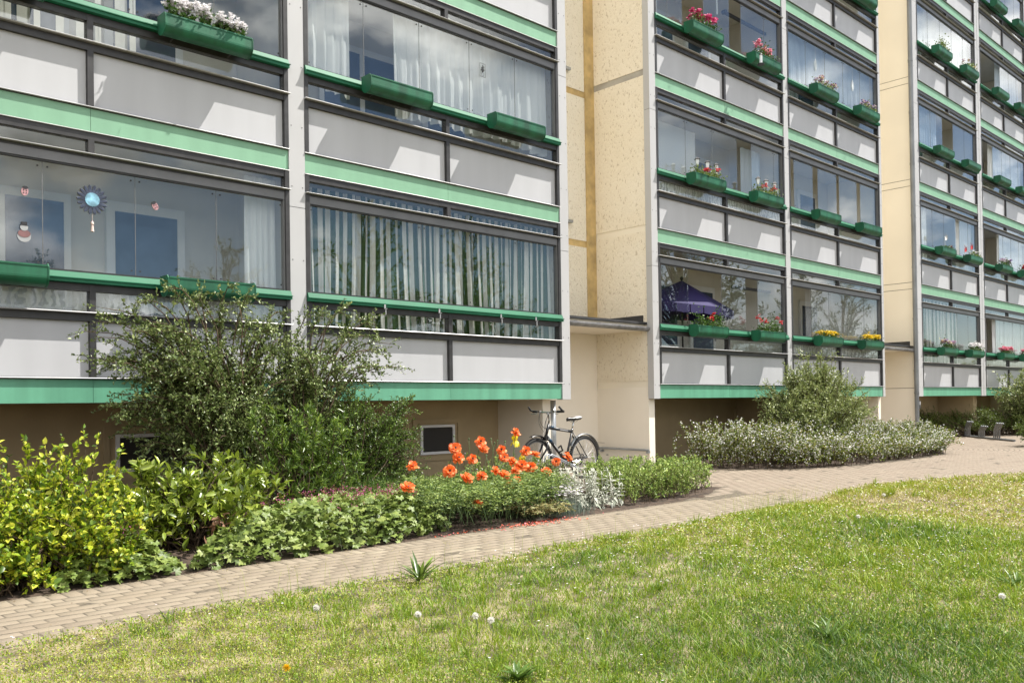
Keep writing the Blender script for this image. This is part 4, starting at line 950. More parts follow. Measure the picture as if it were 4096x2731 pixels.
def shrub(name, label, base, stems, r, ms, twigs=14, twig_len=.2, nleaf=14, Ln=.03, Wd=.016, oval=False, cat='shrub', group=None, extra=None, lean=.9, **k):
    base = np.array(base, float); t = empty(name, tuple(base), 0, label, cat, group)
    st = [tuple(np.array(p, float)-base for p in s) for s in stems]
    paths, radii, LP, LD = grow(r, st, twigs, twig_len, nleaf, **k)
    ok = LP[:, 2] > .015; LP, LD = LP[ok], LD[ok]
    V, F = tubes_bulk(paths, radii); bulk('branch', V, [F], 'twig', t, None, True)
    n = len(LP); Nn = r.normal(0, .45, (n, 3)); Nn[:, 2] += lean
    L_ = np.clip(r.normal(.88, .24, n), .3, 1.4)*Ln; W_ = L_*Wd/Ln*r.uniform(.8, 1.15, n)
    if oval: V, f3, f4 = leaf_oval(LP, LD, Nn, L_, W_); bulk('foliage', V, [f3, f4], ms, t)
    else: V, f3 = leaf_quads(LP, LD, Nn, L_, W_); bulk('foliage', V, [f3], ms, t)
    if extra:
        m2, frac, Ls2 = extra; pick = r.random(n) < frac
        V, f3 = leaf_quads(LP[pick]+r.normal(0, .012, (pick.sum(), 3))+[0, 0, .022], rdir(r, pick.sum(), .2), rdir(r, pick.sum(), 1.0), np.full(pick.sum(), Ls2), np.full(pick.sum(), Ls2*.8))
        bulk('bloom', V, [f3], m2, t)  # on the hedge these are just pale flecks
    return t
def tip_cloud(r, lumps, n):
    """points in the outer part of a set of ellipsoids (cx,cy,cz,rx,ry,rz,weight)"""
    w_ = np.array([l[6] for l in lumps], float); w_ /= w_.sum(); idx = r.choice(len(lumps), n, p=w_)
    d = r.normal(size=(n, 3)); d /= np.linalg.norm(d, axis=1, keepdims=True); rad = r.uniform(.35, 1.0, n)**.6
    Lm = np.array([l[:6] for l in lumps])[idx]
    return Lm[:, :3]+d*rad[:, None]*Lm[:, 3:6]
def bow(r, b, tip, jit=.08):
    b = np.array(b, float)+r.normal(0, .13, 3)*[1, .7, 0]; tip = np.array(tip, float); m = b*.62+tip*.38; m[2] = tip[2]*.98+.16; return (b, m+r.normal(0, jit, 3), tip)
def arch(r, b, tip, lift=.35, jit=.1):
    b = np.array(b, float); tip = np.array(tip, float); m = b*.45+tip*.55; m[2] = max(b[2], tip[2])*(.55+lift)+.05; return (b, m+r.normal(0, jit, 3), tip)

# the big airy cotoneaster in front of the first wing
r = np.random.default_rng(21)
B0 = np.array([4.0, -1.15, 0.0]); B1 = np.array([4.75, -1.0, 0.0])
lum = [(3.35, -1.25, 1.65, .55, .45, .42, 3), (4.0, -1.2, 1.65, .55, .5, .48, 4), (3.6, -1.2, 1.2, .8, .5, .4, 5), (4.55, -1.1, 1.35, .6, .45, .5, 3), (3.05, -1.3, 1.45, .35, .3, .35, 1.5), (5.15, -.95, 1.6, .5, .4, .42, 2.5), (4.2, -1.25, .9, .75, .45, .35, 3), (5.75, -.95, 1.7, .35, .3, .3, 1.0), (3.2, -1.25, 1.0, .45, .4, .3, 2), (3.6, -1.3, .65, .6, .4, .3, 2), (4.5, -1.2, .7, .6, .4, .3, 2), (4.5, -1.1, 1.65, .45, .35, .35, 2.5), (4.75, -1.05, 1.3, .4, .3, .35, 2), (3.9, -1.35, 1.35, .8, .3, .4, 3)]
stems = []
for p in tip_cloud(r, lum, 265): stems.append(bow(r, B0 if p[0] < 4.6 else B1, p))
# long shoots that reach out of the crown against the white panels
for tip, lift in (((2.78, -1.3, 2.0), .5), ((2.72, -1.3, 1.62), .45), ((2.9, -1.3, 1.15), .4), ((3.4, -1.2, 2.33), .5), ((3.75, -1.15, 2.22), .5), ((4.25, -1.1, 2.30), .5), ((4.6, -1.0, 2.12), .5), ((5.1, -1.0, 2.2), .55), ((5.55, -.95, 2.28), .55),
                  ((5.95, -.9, 2.15), .6), ((6.12, -.9, 1.88), .62), ((6.3, -.9, 1.72), .65), ((5.9, -.9, 1.45), .5), ((3.05, -1.3, 2.1), .5), ((4.0, -1.1, 2.38), .5), ((2.62, -1.3, 1.8), .5), ((5.75, -.9, 2.0), .55), ((6.0, -.95, 1.65), .6)):
    b = B0 if tip[0] < 4.7 else B1
    for k in range(2): stems.append(bow(r, b, np.array(tip)+r.normal(0, .06, 3), .05))
shrub('cotoneaster_shrub', 'tall airy small leaved shrub with arching branches in front of the nearest white panels', B0, stems, r, 'cotoneaster_leaf', 24, .20, 15, .037, .022, lean=.8, r0=.013, t0=.22, droop=.15, up=.05)
# thick dark bush with tiers of fine shoots reaching right
r = np.random.default_rng(22); B2 = np.array([5.55, -.85, 0])
lum = [(5.35, -.85, .85, .55, .4, .4, 4), (5.75, -.85, .7, .5, .4, .45, 4), (5.2, -.9, .45, .5, .4, .4, 3), (5.9, -.85, .4, .45, .35, .32, 3), (5.6, -.85, 1.15, .35, .3, .25, 2), (6.0, -.85, .85, .4, .35, .35, 3), (5.0, -.85, .9, .4, .35, .4, 2)]
stems = [arch(r, B2+r.normal(0, .12, 3)*[1, 1, 0], p, .2, .06) for p in tip_cloud(r, lum, 240)]
for z in (.28, .42, .55, .68, .8, .95, 1.1, 1.2, .35, .6, .87)*4: stems.append(arch(r, B2+np.array([.15, 0, .3]), (6.42+r.uniform(-.2, .22), -.85+r.normal(0, .12), z+r.normal(0, .03)), .35, .05))
shrub('honeysuckle_bush', 'dense dark green bush with fine shoots reaching toward the basement window', B2, stems, r, 'dark_leaf', 24, .15, 20, .026, .014, r0=.008, t0=.2, up=.1, spread=.9)
# low bush of lance shaped leaves between the two
r = np.random.default_rng(23); B3 = np.array([4.45, -1.75, 0])
lum = [(4.3, -1.8, .45, .5, .35, .3, 3), (4.75, -1.75, .42, .45, .35, .32, 3), (4.5, -1.6, .65, .4, .3, .3, 2)]
stems = [arch(r, B3+r.normal(0, .15, 3)*[1, 1, 0], p, .1, .04) for p in tip_cloud(r, lum, 120)]
for k in range(36): stems.append(arch(r, B3+r.normal(0, .2, 3)*[1, .6, 0], B3+[r.uniform(-.55, .6), r.normal(0, .2), r.uniform(.75, 1.15)], .1, .03))
shrub('willowleaf_bush', 'low bush with narrow upright leaf rosettes behind the cranesbill patch', B3, stems, r, 'lance_leaf', 5, .10, 15, .07, .017, r0=.006, t0=.55, up=.8, spread=.5, lean=.4)
# glossy laurel
r = np.random.default_rng(24); B4 = np.array([3.1, -2.25, 0])
lum = [(2.8, -2.3, .4, .5, .4, .28, 3), (3.35, -2.2, .5, .45, .4, .25, 4), (3.7, -2.2, .3, .35, .35, .25, 2), (2.5, -2.4, .25, .35, .35, .25, 2), (3.1, -2.6, .25, .55, .3, .25, 3)]
stems = [arch(r, B4+r.normal(0, .2, 3)*[1, 1, 0], p, .15, .05) for p in tip_cloud(r, lum, 200)]
shrub('laurel_shrub', 'glossy large leaved laurel shrub behind the yellow green shrub', B4, stems, r, 'laurel_leaf', 5, .10, 9, .085, .032, oval=True, r0=.006, t0=.5, up=.5, spread=.7, lean=.7)
# dry brown spray inside the laurel
t = empty('withered_spray', (3.12, -2.75, .22), 0, 'withered brown leaf spray hanging in the glossy laurel', 'withered leaves')
isl_mat('brown_leaf', [(.20, .09, .05), (.28, .15, .09), (.36, .22, .13)], .6, .1)
P = r.normal(0, .05, (26, 3))*[1.2, .4, 1.4]; D = rdir(r, 26); D[:, 2] -= .7
V, f3, f4 = leaf_oval(P, D, rdir(r, 26), np.full(26, .09), np.full(26, .022)); bulk('leaf', V, [f3, f4], 'brown_leaf', t)
# yellow green shrub at the path
r = np.random.default_rng(25); B5 = np.array([1.85, -2.95, 0])
lum = [(1.75, -2.95, .5, .5, .45, .3, 4), (2.05, -2.75, .5, .4, .4, .28, 4), (1.55, -3.1, .3, .45, .35, .28, 4), (2.1, -3.15, .3, .35, .3, .22, 3), (1.2, -2.95, .4, .4, .4, .32, 3), (1.75, -3.33, .16, .4, .13, .15, 2.2), (1.3, -3.33, .16, .35, .13, .15, 1.8), (2.1, -3.35, .13, .2, .1, .1, .8)]
stems = [arch(r, B5+r.normal(0, .22, 3)*[1, .7, 0] if p[2] > .38 else p*[1, 1, 0]+r.normal(0, .06, 3)*[1, 1, 0]+[0, .12, 0], p, .15, .04) for p in tip_cloud(r, lum, 480)]
for x in (1.5, 1.62, 1.74, 1.85, 1.96, 2.1, 2.2, 2.35, 1.35, 2.02): stems.append(arch(r, B5+[(x-1.85)*.4, .1, 0], (x, -2.85+r.normal(0, .08), .80+r.uniform(-.03, .13)), .1, .02))
shrub('golden_shrub', 'bright yellow green leafy shrub at the left edge beside the path', B5, stems, r, 'yellow_leaf', 6, .12, 10, .044, .028, oval=True, r0=.005, t0=.2, up=.7, spread=.6, lean=.8)
# palmate cranesbill leaves
def palm_leaves(P, Nn, R_, r):
    n = len(P); k = 14; Nn = Nn/np.linalg.norm(Nn, axis=1, keepdims=True)
    A = np.cross(Nn, rdir(r, n)); A /= np.linalg.norm(A, axis=1, keepdims=True)+1e-9; B_ = np.cross(Nn, A)
    V = [P]
    for i in range(k+1):
        q = -2.6+5.2*i/k; rad = R_*(1.0 if i % 2 == 0 else .72); cup = (.18 if i % 2 == 0 else .02)
        V.append(P+(A*np.cos(q)+B_*np.sin(q))*rad[:, None]+Nn*(rad*cup*.6)[:, None]-Nn*(rad*.25*(i % 4 == 0))[:, None])
    V = np.stack(V, 1).reshape(-1, 3); f = np.array([[0, i, i+1] for i in range(1, k+1)])
    return V, (np.arange(n)[:, None, None]*(k+2)+f[None]).reshape(-1, 3)
def cranesbill(label, poly, n, hmax, seed, nfl):
    r = np.random.default_rng(seed); x0, y0 = np.min(poly, 0); x1, y1 = np.max(poly, 0)
    P = r.uniform((x0, y0), (x1, y1), (n*4, 2)); P = P[inpoly(P, poly)][:n]; n = len(P); c = np.mean(poly, 0)
    edge = np.array([min(np.hypot(*(p-np.array(a)*(1-s)-np.array(b)*s)) for a, b in zip(poly, poly[1:]+poly[:1]) for s in (0, .25, .5, .75)) for p in P])
    hh = hmax*np.clip(.12+edge/.26, 0, 1)*r.uniform(.75, 1.05, n); lay = r.random(n); z = hh*np.where(lay < .6, 1, lay*r.random(n)*.9+.15)
    t = empty('cranesbill_patch', (c[0], c[1], 0), 0, label, 'cranesbill')
    P3 = np.stack([P[:, 0]-c[0], P[:, 1]-c[1], z], 1); Nn = r.normal(0, .45, (n, 3)); Nn[:, 2] += 1; Nn[:, 1] -= .45*(z < hh*.9)+.15; Nn[:, 0] -= .1
    V, F = palm_leaves(P3, Nn, r.uniform(.032, .05, n), r); bulk('foliage', V, [F], 'geranium_bed_leaf', t)
    ids = r.choice(n, 120 if n > 1000 else 1, False); paths = []; rad = []
    for i in ids: p = P3[i]; paths.append(np.stack([[p[0]+.03, p[1], 0.0], [p[0]+.01, p[1], p[2]*.6], p])); rad.append(np.array([.0025, .002, .0018]))
    V, F = tubes_bulk(paths, rad, 4); bulk('stalk', V, [F], 'green_stem', t)
    far = np.argsort(-z+r.normal(0, .05, n)-(P[:, 0]-x0)*.04)[:nfl]
    c3 = P3[far]+[0, 0, .05]; bV = []; bF = []; o = 0
    for k in range(10):
        d = rdir(r, nfl, .3); V, F = leaf_quads(c3+r.normal(0, .014, (nfl, 3)), d, rdir(r, nfl, 1), np.full(nfl, .02), np.full(nfl, .010)); bV.append(V); bF.append(F+o); o += len(V)
    mi = np.concatenate([np.full(len(f), 1 if k % 3 else 0) for k, f in enumerate(bF)])
    bulk('bloom', np.concatenate(bV), [np.concatenate(bF)], ['cranesbill', 'calyx'], t, mi)
cranesbill('small cranesbill mound at the path beside the yellow green shrub', [(1.75, -3.47), (2.5, -3.47), (2.62, -3.3), (2.4, -2.9), (1.9, -2.95)], 430, .30, 31, 14)
cranesbill('long cranesbill patch with dull pink flowers along the path before the poppies', [(2.62, -3.46), (3.5, -3.48), (4.4, -3.45), (5.1, -3.3), (5.2, -2.6), (4.7, -2.1), (3.9, -2.3), (3.2, -2.9), (2.75, -3.2)], 2300, .34, 32, 90)
# grass tuft behind the patch
def blades(P, H_, W_, r, lean=.5, seg=3):
    """tapering curved blades; P (n,3)"""
    n = len(P); q = r.uniform(0, 2*np.pi, n); D = np.stack([np.cos(q), np.sin(q), np.zeros(n)], 1); S = np.stack([-np.sin(q), np.cos(q), np.zeros(n)], 1)
    a = r.uniform(0, 2*np.pi, n); S = np.stack([np.cos(a), np.sin(a), np.zeros(n)], 1)
    ln = r.uniform(.1, 1, n)*lean; V = []
    for k in range(seg):
        u = k/seg; c = P+D*(H_*ln*u**1.8)[:, None]+np.array([0, 0, 1])*(H_*(u-.25*ln*u*u))[:, None]; w_ = W_*(1-.55*u)
        V += [c-S*w_[:, None]*.5, c+S*w_[:, None]*.5]
    V.append(P+D*(H_*ln)[:, None]+np.array([0, 0, 1])*(H_*(1-.25*ln))[:, None])
    k = 2*seg+1; V = np.stack(V, 1).reshape(-1, 3); b = np.arange(n)[:, None, None]*k
    f4 = np.array([[2*i, 2*i+1, 2*i+3, 2*i+2] for i in range(seg-1)]); f3 = np.array([[2*seg-2, 2*seg-1, 2*seg]])
    return V, (b+f4[None]).reshape(-1, 4), (b+f3[None]).reshape(-1, 3)
r = np.random.default_rng(33); t = empty('grass_tuft', (5.35, -1.75, 0), 0, 'bright green grass tuft between the dark bush and the poppies', 'grass tuft')
P = np.concatenate([r.normal(0, .22, (900, 2))*[1.2, .8], np.zeros((900, 1))], 1); V, a4, a3 = blades(P, r.uniform(.25, .52, 900), np.full(900, .006), r, .55); bulk('blade', V, [a4, a3], 'grass_blade', t)
# poppy clump: ferny foliage, then each poppy
r = np.random.default_rng(34)
def fronds(name, label, n, area, hgt, ln, ms, seed, cat='foliage', lf=.035):
    r = np.random.default_rng(seed); c = np.mean(area, 0); x0, y0 = np.min(area, 0); x1, y1 = np.max(area, 0)
    P = r.uniform((x0, y0), (x1, y1), (n*4, 2)); P = P[inpoly(P, area)][:n]; n = len(P)
    t = empty(name, (c[0], c[1], 0), 0, label, cat); q = r.uniform(0, 2*np.pi, n); paths = []; rad = []; LP = []; LD = []
    for i in range(n):
        L_ = ln*r.uniform(.6, 1.2); d = np.array([math.cos(q[i]), math.sin(q[i]), 0]); p0 = np.array([P[i, 0]-c[0], P[i, 1]-c[1], r.uniform(0, hgt*.45)])
        u = np.linspace(0, 1, 10); hh = hgt*r.uniform(.5, 1.05)-p0[2]
        X = p0+d*(L_*u)[:, None]*.75; X[:, 2] += hh*(1.9*u-1.35*u*u)
        paths.append(X[::3]); rad.append(np.array([.0025, .002, .0015, .001]))
        s = np.cross(d, [0, 0, 1])
        for sg in (-1, 1):
            LP.append(X[2:]); LD.append(np.tile(d*.6+sg*s*.8, (8, 1))+r.normal(0, .2, (8, 3)))
    LP = np.concatenate(LP); LD = np.concatenate(LD); m = len(LP); Nn = r.normal(0, .3, (m, 3)); Nn[:, 2] += 1
    V, F = tubes_bulk(paths, rad, 3); bulk('stalk', V, [F], 'green_stem', t)
    V, F = leaf_quads(LP, LD, Nn, r.uniform(.6, 1.2, m)*lf, r.uniform(.5, .9, m)*lf*.42); bulk('foliage', V, [F], ms, t)
    return t
PA = [(4.95, -3.4), (5.6, -3.44), (6.2, -3.4), (6.75, -3.15), (7.0, -2.6), (7.0, -2.0), (6.2, -1.8), (5.4, -2.0), (5.0, -2.7)]
fronds('poppy_foliage', 'mass of ferny green poppy leaves below the orange poppies', 1350, PA, .52, .30, 'fern_leaf', 35, 'foliage', .046)
fronds('poppy_foliage', 'taller ferny poppy leaves at the right side of the poppy clump by the bicycle', 300, [(6.0, -3.0), (6.9, -3.05), (7.2, -2.4), (7.1, -2.0), (6.2, -2.0), (5.9, -2.4)], .55, .32, 'fern_leaf', 37, 'foliage', .05)
fronds('withered_foliage', 'yellowing limp leaves at the right end of the poppy clump', 150, [(5.95, -3.45), (6.6, -3.4), (6.75, -2.95), (6.2, -2.95)], .22, .22, 'dry_leaf', 36, 'foliage', .05)
def px(x, y, yy):
    """a point of the poppy clump: sight line through the measured blossom meets the depth yy"""
    d = fw+rt*((x*4096/2352-2048)/3495.06)-up*((y*4096/2352-1365.5-218.8)/3495.06); return CAM+d*((yy-CAM[1])/d[1])
def poppy_head(seed):
    r = np.random.default_rng(seed); Vs = []; Fs = []; o = 0
    for ring, (nn, rad, el) in enumerate(((8, .074, .12), (8, .066, .5), (6, .05, .95))):
        for k in range(nn):
            q = 2*math.pi*(k+.5*ring)/nn+r.normal(0, .12); d = np.array([math.cos(q), math.sin(q), 0]); s = np.array([-math.sin(q), math.cos(q), 0]); e = el+r.normal(0, .15); L_ = rad*r.uniform(.85, 1.1)
            pts = []
            for u, w_ in ((.08, .25), (.5, .62), (.85, .66), (1, .35)):
                for v in (-1, -.33, .33, 1):
                    z = math.sin(e)*u+.10*math.sin(v*5+k)*u+r.normal(0, .03)*u-.18*u*u*(ring == 0)
                    pts.append(d*L_*u*math.cos(e*.8)+s*v*w_*rad*.52+np.array([0, 0, z*L_]))
            Vs += pts; Fs += [[o+4*i+j, o+4*i+j+1, o+4*i+j+5, o+4*i+j+4] for i in range(3) for j in range(3)]; o += 16
    return np.array(Vs), np.array(Fs)
heads = []
for k in range(3):
    V, F = poppy_head(40+k); o = bulk('blossom', V, [F], 'poppy_petal', None, None, True); heads.append(o.data); bpy.data.objects.remove(o)
mat('poppy_eye', (.03, .008, .02), .6)
b = MB(); b.ball((0, 0, .008), .013, 10, 6); eye = b.mesh('eye', 'poppy_eye', True)
POP = [(948, 1070, -2.35, 'orange poppy farthest left, upper of the two there'), (937, 1119, -2.75, 'orange poppy farthest left, lower of the two there'), (1098, 1156, -3.15, 'lowest orange poppy, alone near the path'),
       (1185, 993, -2.15, 'topmost orange poppy, right above the yellow iris'), (1046, 1029, -2.2, 'orange poppy against the frame of the basement window'), (1053, 1051, -2.25, 'orange poppy just below the one at the basement window frame'),
       (1104, 1014, -2.1, 'upper of two overlapping orange poppies right of the basement window'), (1110, 1030, -2.15, 'lower of two overlapping orange poppies right of the basement window'),
       (1033, 1081, -2.45, 'orange poppy turned sideways left in the clump, below the window'), (1085, 1054, -2.3, 'orange poppy with pale streaks between the overlapping pair and the middle'),
       (1072, 1097, -2.6, 'round orange poppy with dark eye left of centre'), (1107, 1092, -2.5, 'orange poppy with dark eye in the clump centre'),
       (1304, 1049, -1.9, 'orange poppy farthest right in front of the bicycle crank'), (1278, 1060, -2.05, 'orange poppy under the bicycle frame, second from right'), (1255, 1083, -2.35, 'pale orange poppy at the right below the bicycle'),
       (1208, 1036, -2.1, 'large orange poppy at the bicycle front wheel'), (1228, 1044, -2.05, 'orange poppy partly behind the one at the front wheel'), (1219, 1072, -2.3, 'big orange poppy below the bicycle front wheel')]
for q in ((1152, 1033, -2.15), (1158, 1050, -2.2), (1176, 1059, -2.3), (1139, 1081, -2.4), (1158, 1090, -2.45), (1185, 1080, -2.4), (1188, 1107, -2.55), (1170, 1117, -2.65), (1199, 1068, -2.35)):
    POP.append((*q, 'orange poppy within the crowded middle of the clump'))
r = np.random.default_rng(44)
def bent_stem(p, foot, rr=.0035, m='green_stem', parent=None):
    f = np.array(foot)-p; mid = f*.5+np.array([r.normal(0, .03), r.normal(0, .03), .05]); t = np.linspace(0, 1, 8); P = bez(np.zeros(3), mid, f, t)
    b = MB(); b.tube([tuple(x) for x in P], rr, 5); return b.obj('stem', m, parent, True)
for k, (x, y, yy, lb) in enumerate(POP):
    yy -= .30 if yy > -2.9 else .12; p = px(x, y, yy); t = empty('poppy', tuple(p), 0, lb, 'poppy', 'orange poppies')
    h = inst('blossom', heads[k % 3], t); view = (CAM-p)/np.linalg.norm(CAM-p)
    face = Vector(view*r.uniform(.5, .9)+np.array([r.normal(0, .35), r.normal(0, .2)-.1, r.uniform(.35, .9)])); s = r.uniform(.84, 1.1)*.92
    h.rotation_euler = (face.to_track_quat('Z', 'Y') @ Vector((0, 0, 1)).rotation_difference(Vector((0, 0, 1)))).to_euler(); h.scale = (s, s, s)
    e = inst('eye', eye, t); e.rotation_euler = h.rotation_euler
    bent_stem(p, (p[0]+r.normal(-.12, .1), p[1]+r.uniform(-.25, .1), .08), parent=t)
# petals gone: bare seed heads on bent stalks
for k, (x, y, yy) in enumerate(((1043, 1001, -2.2), (1077, 1008, -2.1), (1128, 1008, -2.1), (1136, 1017, -2.1), (1143, 1012, -2.15), (1160, 1014, -2.1), (1118, 1046, -2.2), (1058, 1039, -2.3))):
    p = px(x, y, yy); t = empty('poppy_bud', tuple(p), 0, 'bare nodding poppy stalk among the orange poppies', 'poppy bud', 'bare poppy stalks')
    b = MB(); b.ball((0, 0, 0), .009, 8, 6, 0, 1.4); b.obj('bud', 'green_stem', t, True); bent_stem(p, (p[0]+r.normal(-.1, .08), p[1]-.05, .1), .0025, parent=t)
# yellow irises
for x, y, yy, lb in ((1183, 1011, -2.1, 'yellow iris just under the topmost poppy'), (1200, 1058, -2.2, 'yellow iris half hidden below the poppies at the front wheel')):
    p = px(x, y, yy); t = empty('iris', tuple(p), 0, lb, 'iris')
    Vs = []; Fs = []; o = 0
    for k in range(6):
        q = math.pi/3*k; d = np.array([math.cos(q), math.sin(q), 0]); s = np.array([-math.sin(q), math.cos(q), 0]); upw = k % 2
        for u in (0, .35, .7, 1):
            for v in (-1, 0, 1):
                w_ = (.012, .03, .034, .012)[int(u*3+.01)] if False else .008+.03*math.sin(math.pi*(u*.85+.1))
                z = (.075*u if upw else .03*u-.10*u*u); rr_ = (.028*math.sin(math.pi*u*.9) if upw else .06*u); Vs.append(d*rr_+s*v*w_+np.array([0, 0, z-.012*abs(v)]))
        Fs += [[o+3*i+j, o+3*i+j+1, o+3*i+j+4, o+3*i+j+3] for i in range(3) for j in range(2)]; o += 12
    bulk('blossom', np.array(Vs), [np.array(Fs)], 'iris_petal', t, None, True); bent_stem(p, (p[0]-.02, p[1], .05), .005, parent=t)
# fallen petals on the paving
P = np.stack([r.normal(6.05, .32, 260), -3.5+r.normal(0, .06, 260), r.uniform(.006, .012, 260)], 1); P[:, 1] -= np.abs(r.normal(0, .05, 260)); P[:60, 0] = r.uniform(4.8, 6, 60); P[:60, 1] = -3.46+r.normal(0, .04, 60)
D = rdir(r, 260); D[:, 2] *= .15; V, F = leaf_quads(P, D, rdir(r, 260, 3), r.uniform(.012, .034, 260), r.uniform(.01, .024, 260), .25)
tag(bulk('fallen_petals', V, [F], 'fallen_petal'), 'orange and pink petals fallen on the paving below the poppies', 'petals', None, 'stuff')
# pinks (white) and lamb's ear (silver)
r = np.random.default_rng(46); c = (6.72, -3.15); t = empty('dianthus_cushion', (*c, 0), 0, 'grey green grassy cushion with small white flowers beside the silver plants', 'pinks')
P = np.concatenate([r.normal(0, .12, (900, 2))*[1.2, 1], np.zeros((900, 1))], 1); V, a4, a3 = blades(P, r.uniform(.10, .2, 900), np.full(900, .0045), r, .6); bulk('blade', V, [a4, a3], 'grey_blade', t)
n = 130; P = np.stack([r.normal(.02, .15, n), r.normal(.05, .13, n), r.uniform(.19, .29, n)], 1); bV = []; bF = []; o = 0
for k in range(5):
    q = 2*np.pi*k/5+r.uniform(0, .5, n); D = np.stack([np.cos(q), np.sin(q), r.normal(.1, .1, n)], 1); Nn = np.stack([r.normal(0, .2, n)-.2, r.normal(-.5, .2, n), np.ones(n)], 1); V, F = leaf_quads(P, D, Nn, np.full(n, .017), np.full(n, .017), 0); bV.append(V); bF.append(F+o); o += len(V)
bulk('bloom', np.concatenate(bV), [np.concatenate(bF)], 'white_petal', t)
c = np.array([7.35, -2.95]); t = empty('lambs_ear', (*c, 0), 0, "clump of silvery woolly lamb's ear with upright stems beside the path", 'silver plant'); paths = []; rad = []; LP = []; LD = []; LN = []; LL = []
for k in range(75):
    b0 = np.array([*(r.uniform(-1, 1, 2)*[.48, .30]), 0]); hh = r.uniform(.22, .42) if r.random() < .7 else r.uniform(.08, .18); tipd = np.array([*r.normal(0, .05, 2), 0]); P = np.linspace(0, 1, 7)[:, None]*(np.array([0, 0, hh])+tipd)+b0; paths.append(P); rad.append(np.linspace(.006, .004, 7))
    for j in range(1, 7):
        q0 = r.uniform(0, 3.14)
        for sg in (0, math.pi):
            q = q0+sg; d = np.array([math.cos(q), math.sin(q), .55-.9*(j < 3)]); LP.append(P[j]); LD.append(d); LN.append([0, 0, 1]); LL.append(.085*(1.25-j*.10))
    LP.append(P[6]); LD.append([0.1, 0, 1]); LN.append([0, -1, .2]); LL.append(.05)
V, F = tubes_bulk(paths, rad, 5); bulk('stem', V, [F], 'silver_leaf', t)
LL = np.array(LL); V, f3, f4 = leaf_oval(np.array(LP), np.array(LD), np.array(LN, float)+r.normal(0, .2, (len(LP), 3)), LL, LL*.36, .3, .45); bulk('foliage', V, [f3, f4], 'silver_leaf', t)
# herb bed to the wedge tip, spurge at the bicycle
r = np.random.default_rng(47); stems = []
HB = [(7.75, -3.3), (8.9, -3.3), (10.0, -2.85), (9.9, -2.6), (8.9, -1.9), (8.2, -2.1)]
P = r.uniform((7.7, -3.3), (10.1, -1.8), (900, 2)); P = P[inpoly(P, HB)][:330]
for p in P: hh = r.uniform(.22, .40); stems.append((np.array([p[0], p[1], 0]), np.array([p[0]+r.normal(0, .03), p[1]+r.normal(0, .03), hh*.6]), np.array([p[0]+r.normal(0, .07), p[1]+r.normal(0, .07), hh])))
shrub('herb_bed', 'pale green leafy herb patch at the pointed end of the flower bed', (8.8, -2.7, 0), stems, r, 'herb_leaf', 8, .09, 9, .034, .019, cat='herbs', r0=.002, t0=.06, up=.5, lean=.9)
stems = []
for k in range(60): x, y = r.normal(8.35, .22), r.normal(-1.35, .22); hh = r.uniform(.22, .36); stems.append((np.array([x, y, 0]), np.array([x, y, hh*.6]), np.array([x+r.normal(0, .06), y+r.normal(0, .06), hh])))
shrub('spurge_plant', 'yellow green spurge in front of the bicycle rear wheel', (8.35, -1.35, 0), stems, r, 'spurge_leaf', 5, .08, 12, .03, .014, cat='perennial', r0=.003, t0=.35, up=.6)
stems = []
for k in range(80): x, y = r.normal(7.3, .3), r.normal(-1.75, .25); hh = r.uniform(.25, .5); stems.append((np.array([x, y, 0]), np.array([x, y, hh*.6]), np.array([x+r.normal(0, .06), y+r.normal(0, .06), hh])))
shrub('white_perennial', 'green perennial with tiny white flowers behind the poppies', (7.3, -1.75, 0), stems, r, 'herb_leaf', 4, .09, 10, .035, .016, cat='perennial', r0=.003, t0=.3, up=.6, extra=('white_petal', .06, .02))
# white flecked hedge and round shrub before the middle wing
r = np.random.default_rng(48); stems = []
HP = [(12.95, -.2), (13.2, -1.3), (13.8, -2.05), (15.0, -2.4), (17.0, -2.5), (19.2, -2.45), (20.2, -1.8), (20.7, -.9), (20.6, -.2)]
P = r.uniform((12.9, -2.5), (20.8, -.2), (1600, 2)); P = P[inpoly(P, HP)][:640]
for u in np.linspace(0, .999, 170):      # a low skirt along the front edge
    i = int(u*7); f = u*7-i; q = np.array(HP[i+1 if i < 7 else 7])*f+np.array(HP[i if i < 8 else 7])*(1-f); P = np.concatenate([P, q[None]+r.normal(0, .06, (1, 2))])
for p in P:
    edge = min(1, .55+.5*max(0, (p[1]+2.5))); hh = r.uniform(.34, .72)*edge*(1.0 if p[0] < 18 else .85); a = r.uniform(0, 6.28); d = np.array([math.cos(a), math.sin(a)-.45])*r.uniform(.05, .3)
    stems.append((np.array([p[0], p[1], 0]), np.array([p[0]+d[0]*.3, p[1]+d[1]*.3, hh*.85]), np.array([p[0]+d[0], max(p[1]+d[1], -2.75), hh])))
shrub('flecked_hedge', 'wide low hedge speckled with white flecks before the middle wing', (16.5, -1.4, 0), stems, r, 'hedge_leaf', 11, .17, 9, .042, .022, cat='hedge', r0=.004, t0=.06, up=.35, spread=.8, extra=('hedge_fleck', .24, .036))
B6 = np.array([16.35, -1.1, 0]); lum = [(16.3, -1.1, 1.2, 1.45, 1.0, .55, 6), (17.0, -1.0, .85, 1.25, .85, .45, 4), (15.7, -1.2, .85, 1.2, .8, .45, 4), (16.3, -1.0, 1.6, .65, .55, .3, 2), (16.9, -.9, 1.3, .7, .55, .4, 1.5)]
stems = [arch(r, B6+r.normal(0, .2, 3)*[1, 1, 0], p, .15, .06) for p in tip_cloud(r, lum, 430)]
for k in range(14): q = r.uniform(0, 3.14); stems.append(arch(r, B6, B6+[math.cos(q)*r.uniform(.9, 1.25)*.9, r.normal(0, .3)-.2, 1.0+math.sin(q)*r.uniform(.85, 1.05)], .15, .05))
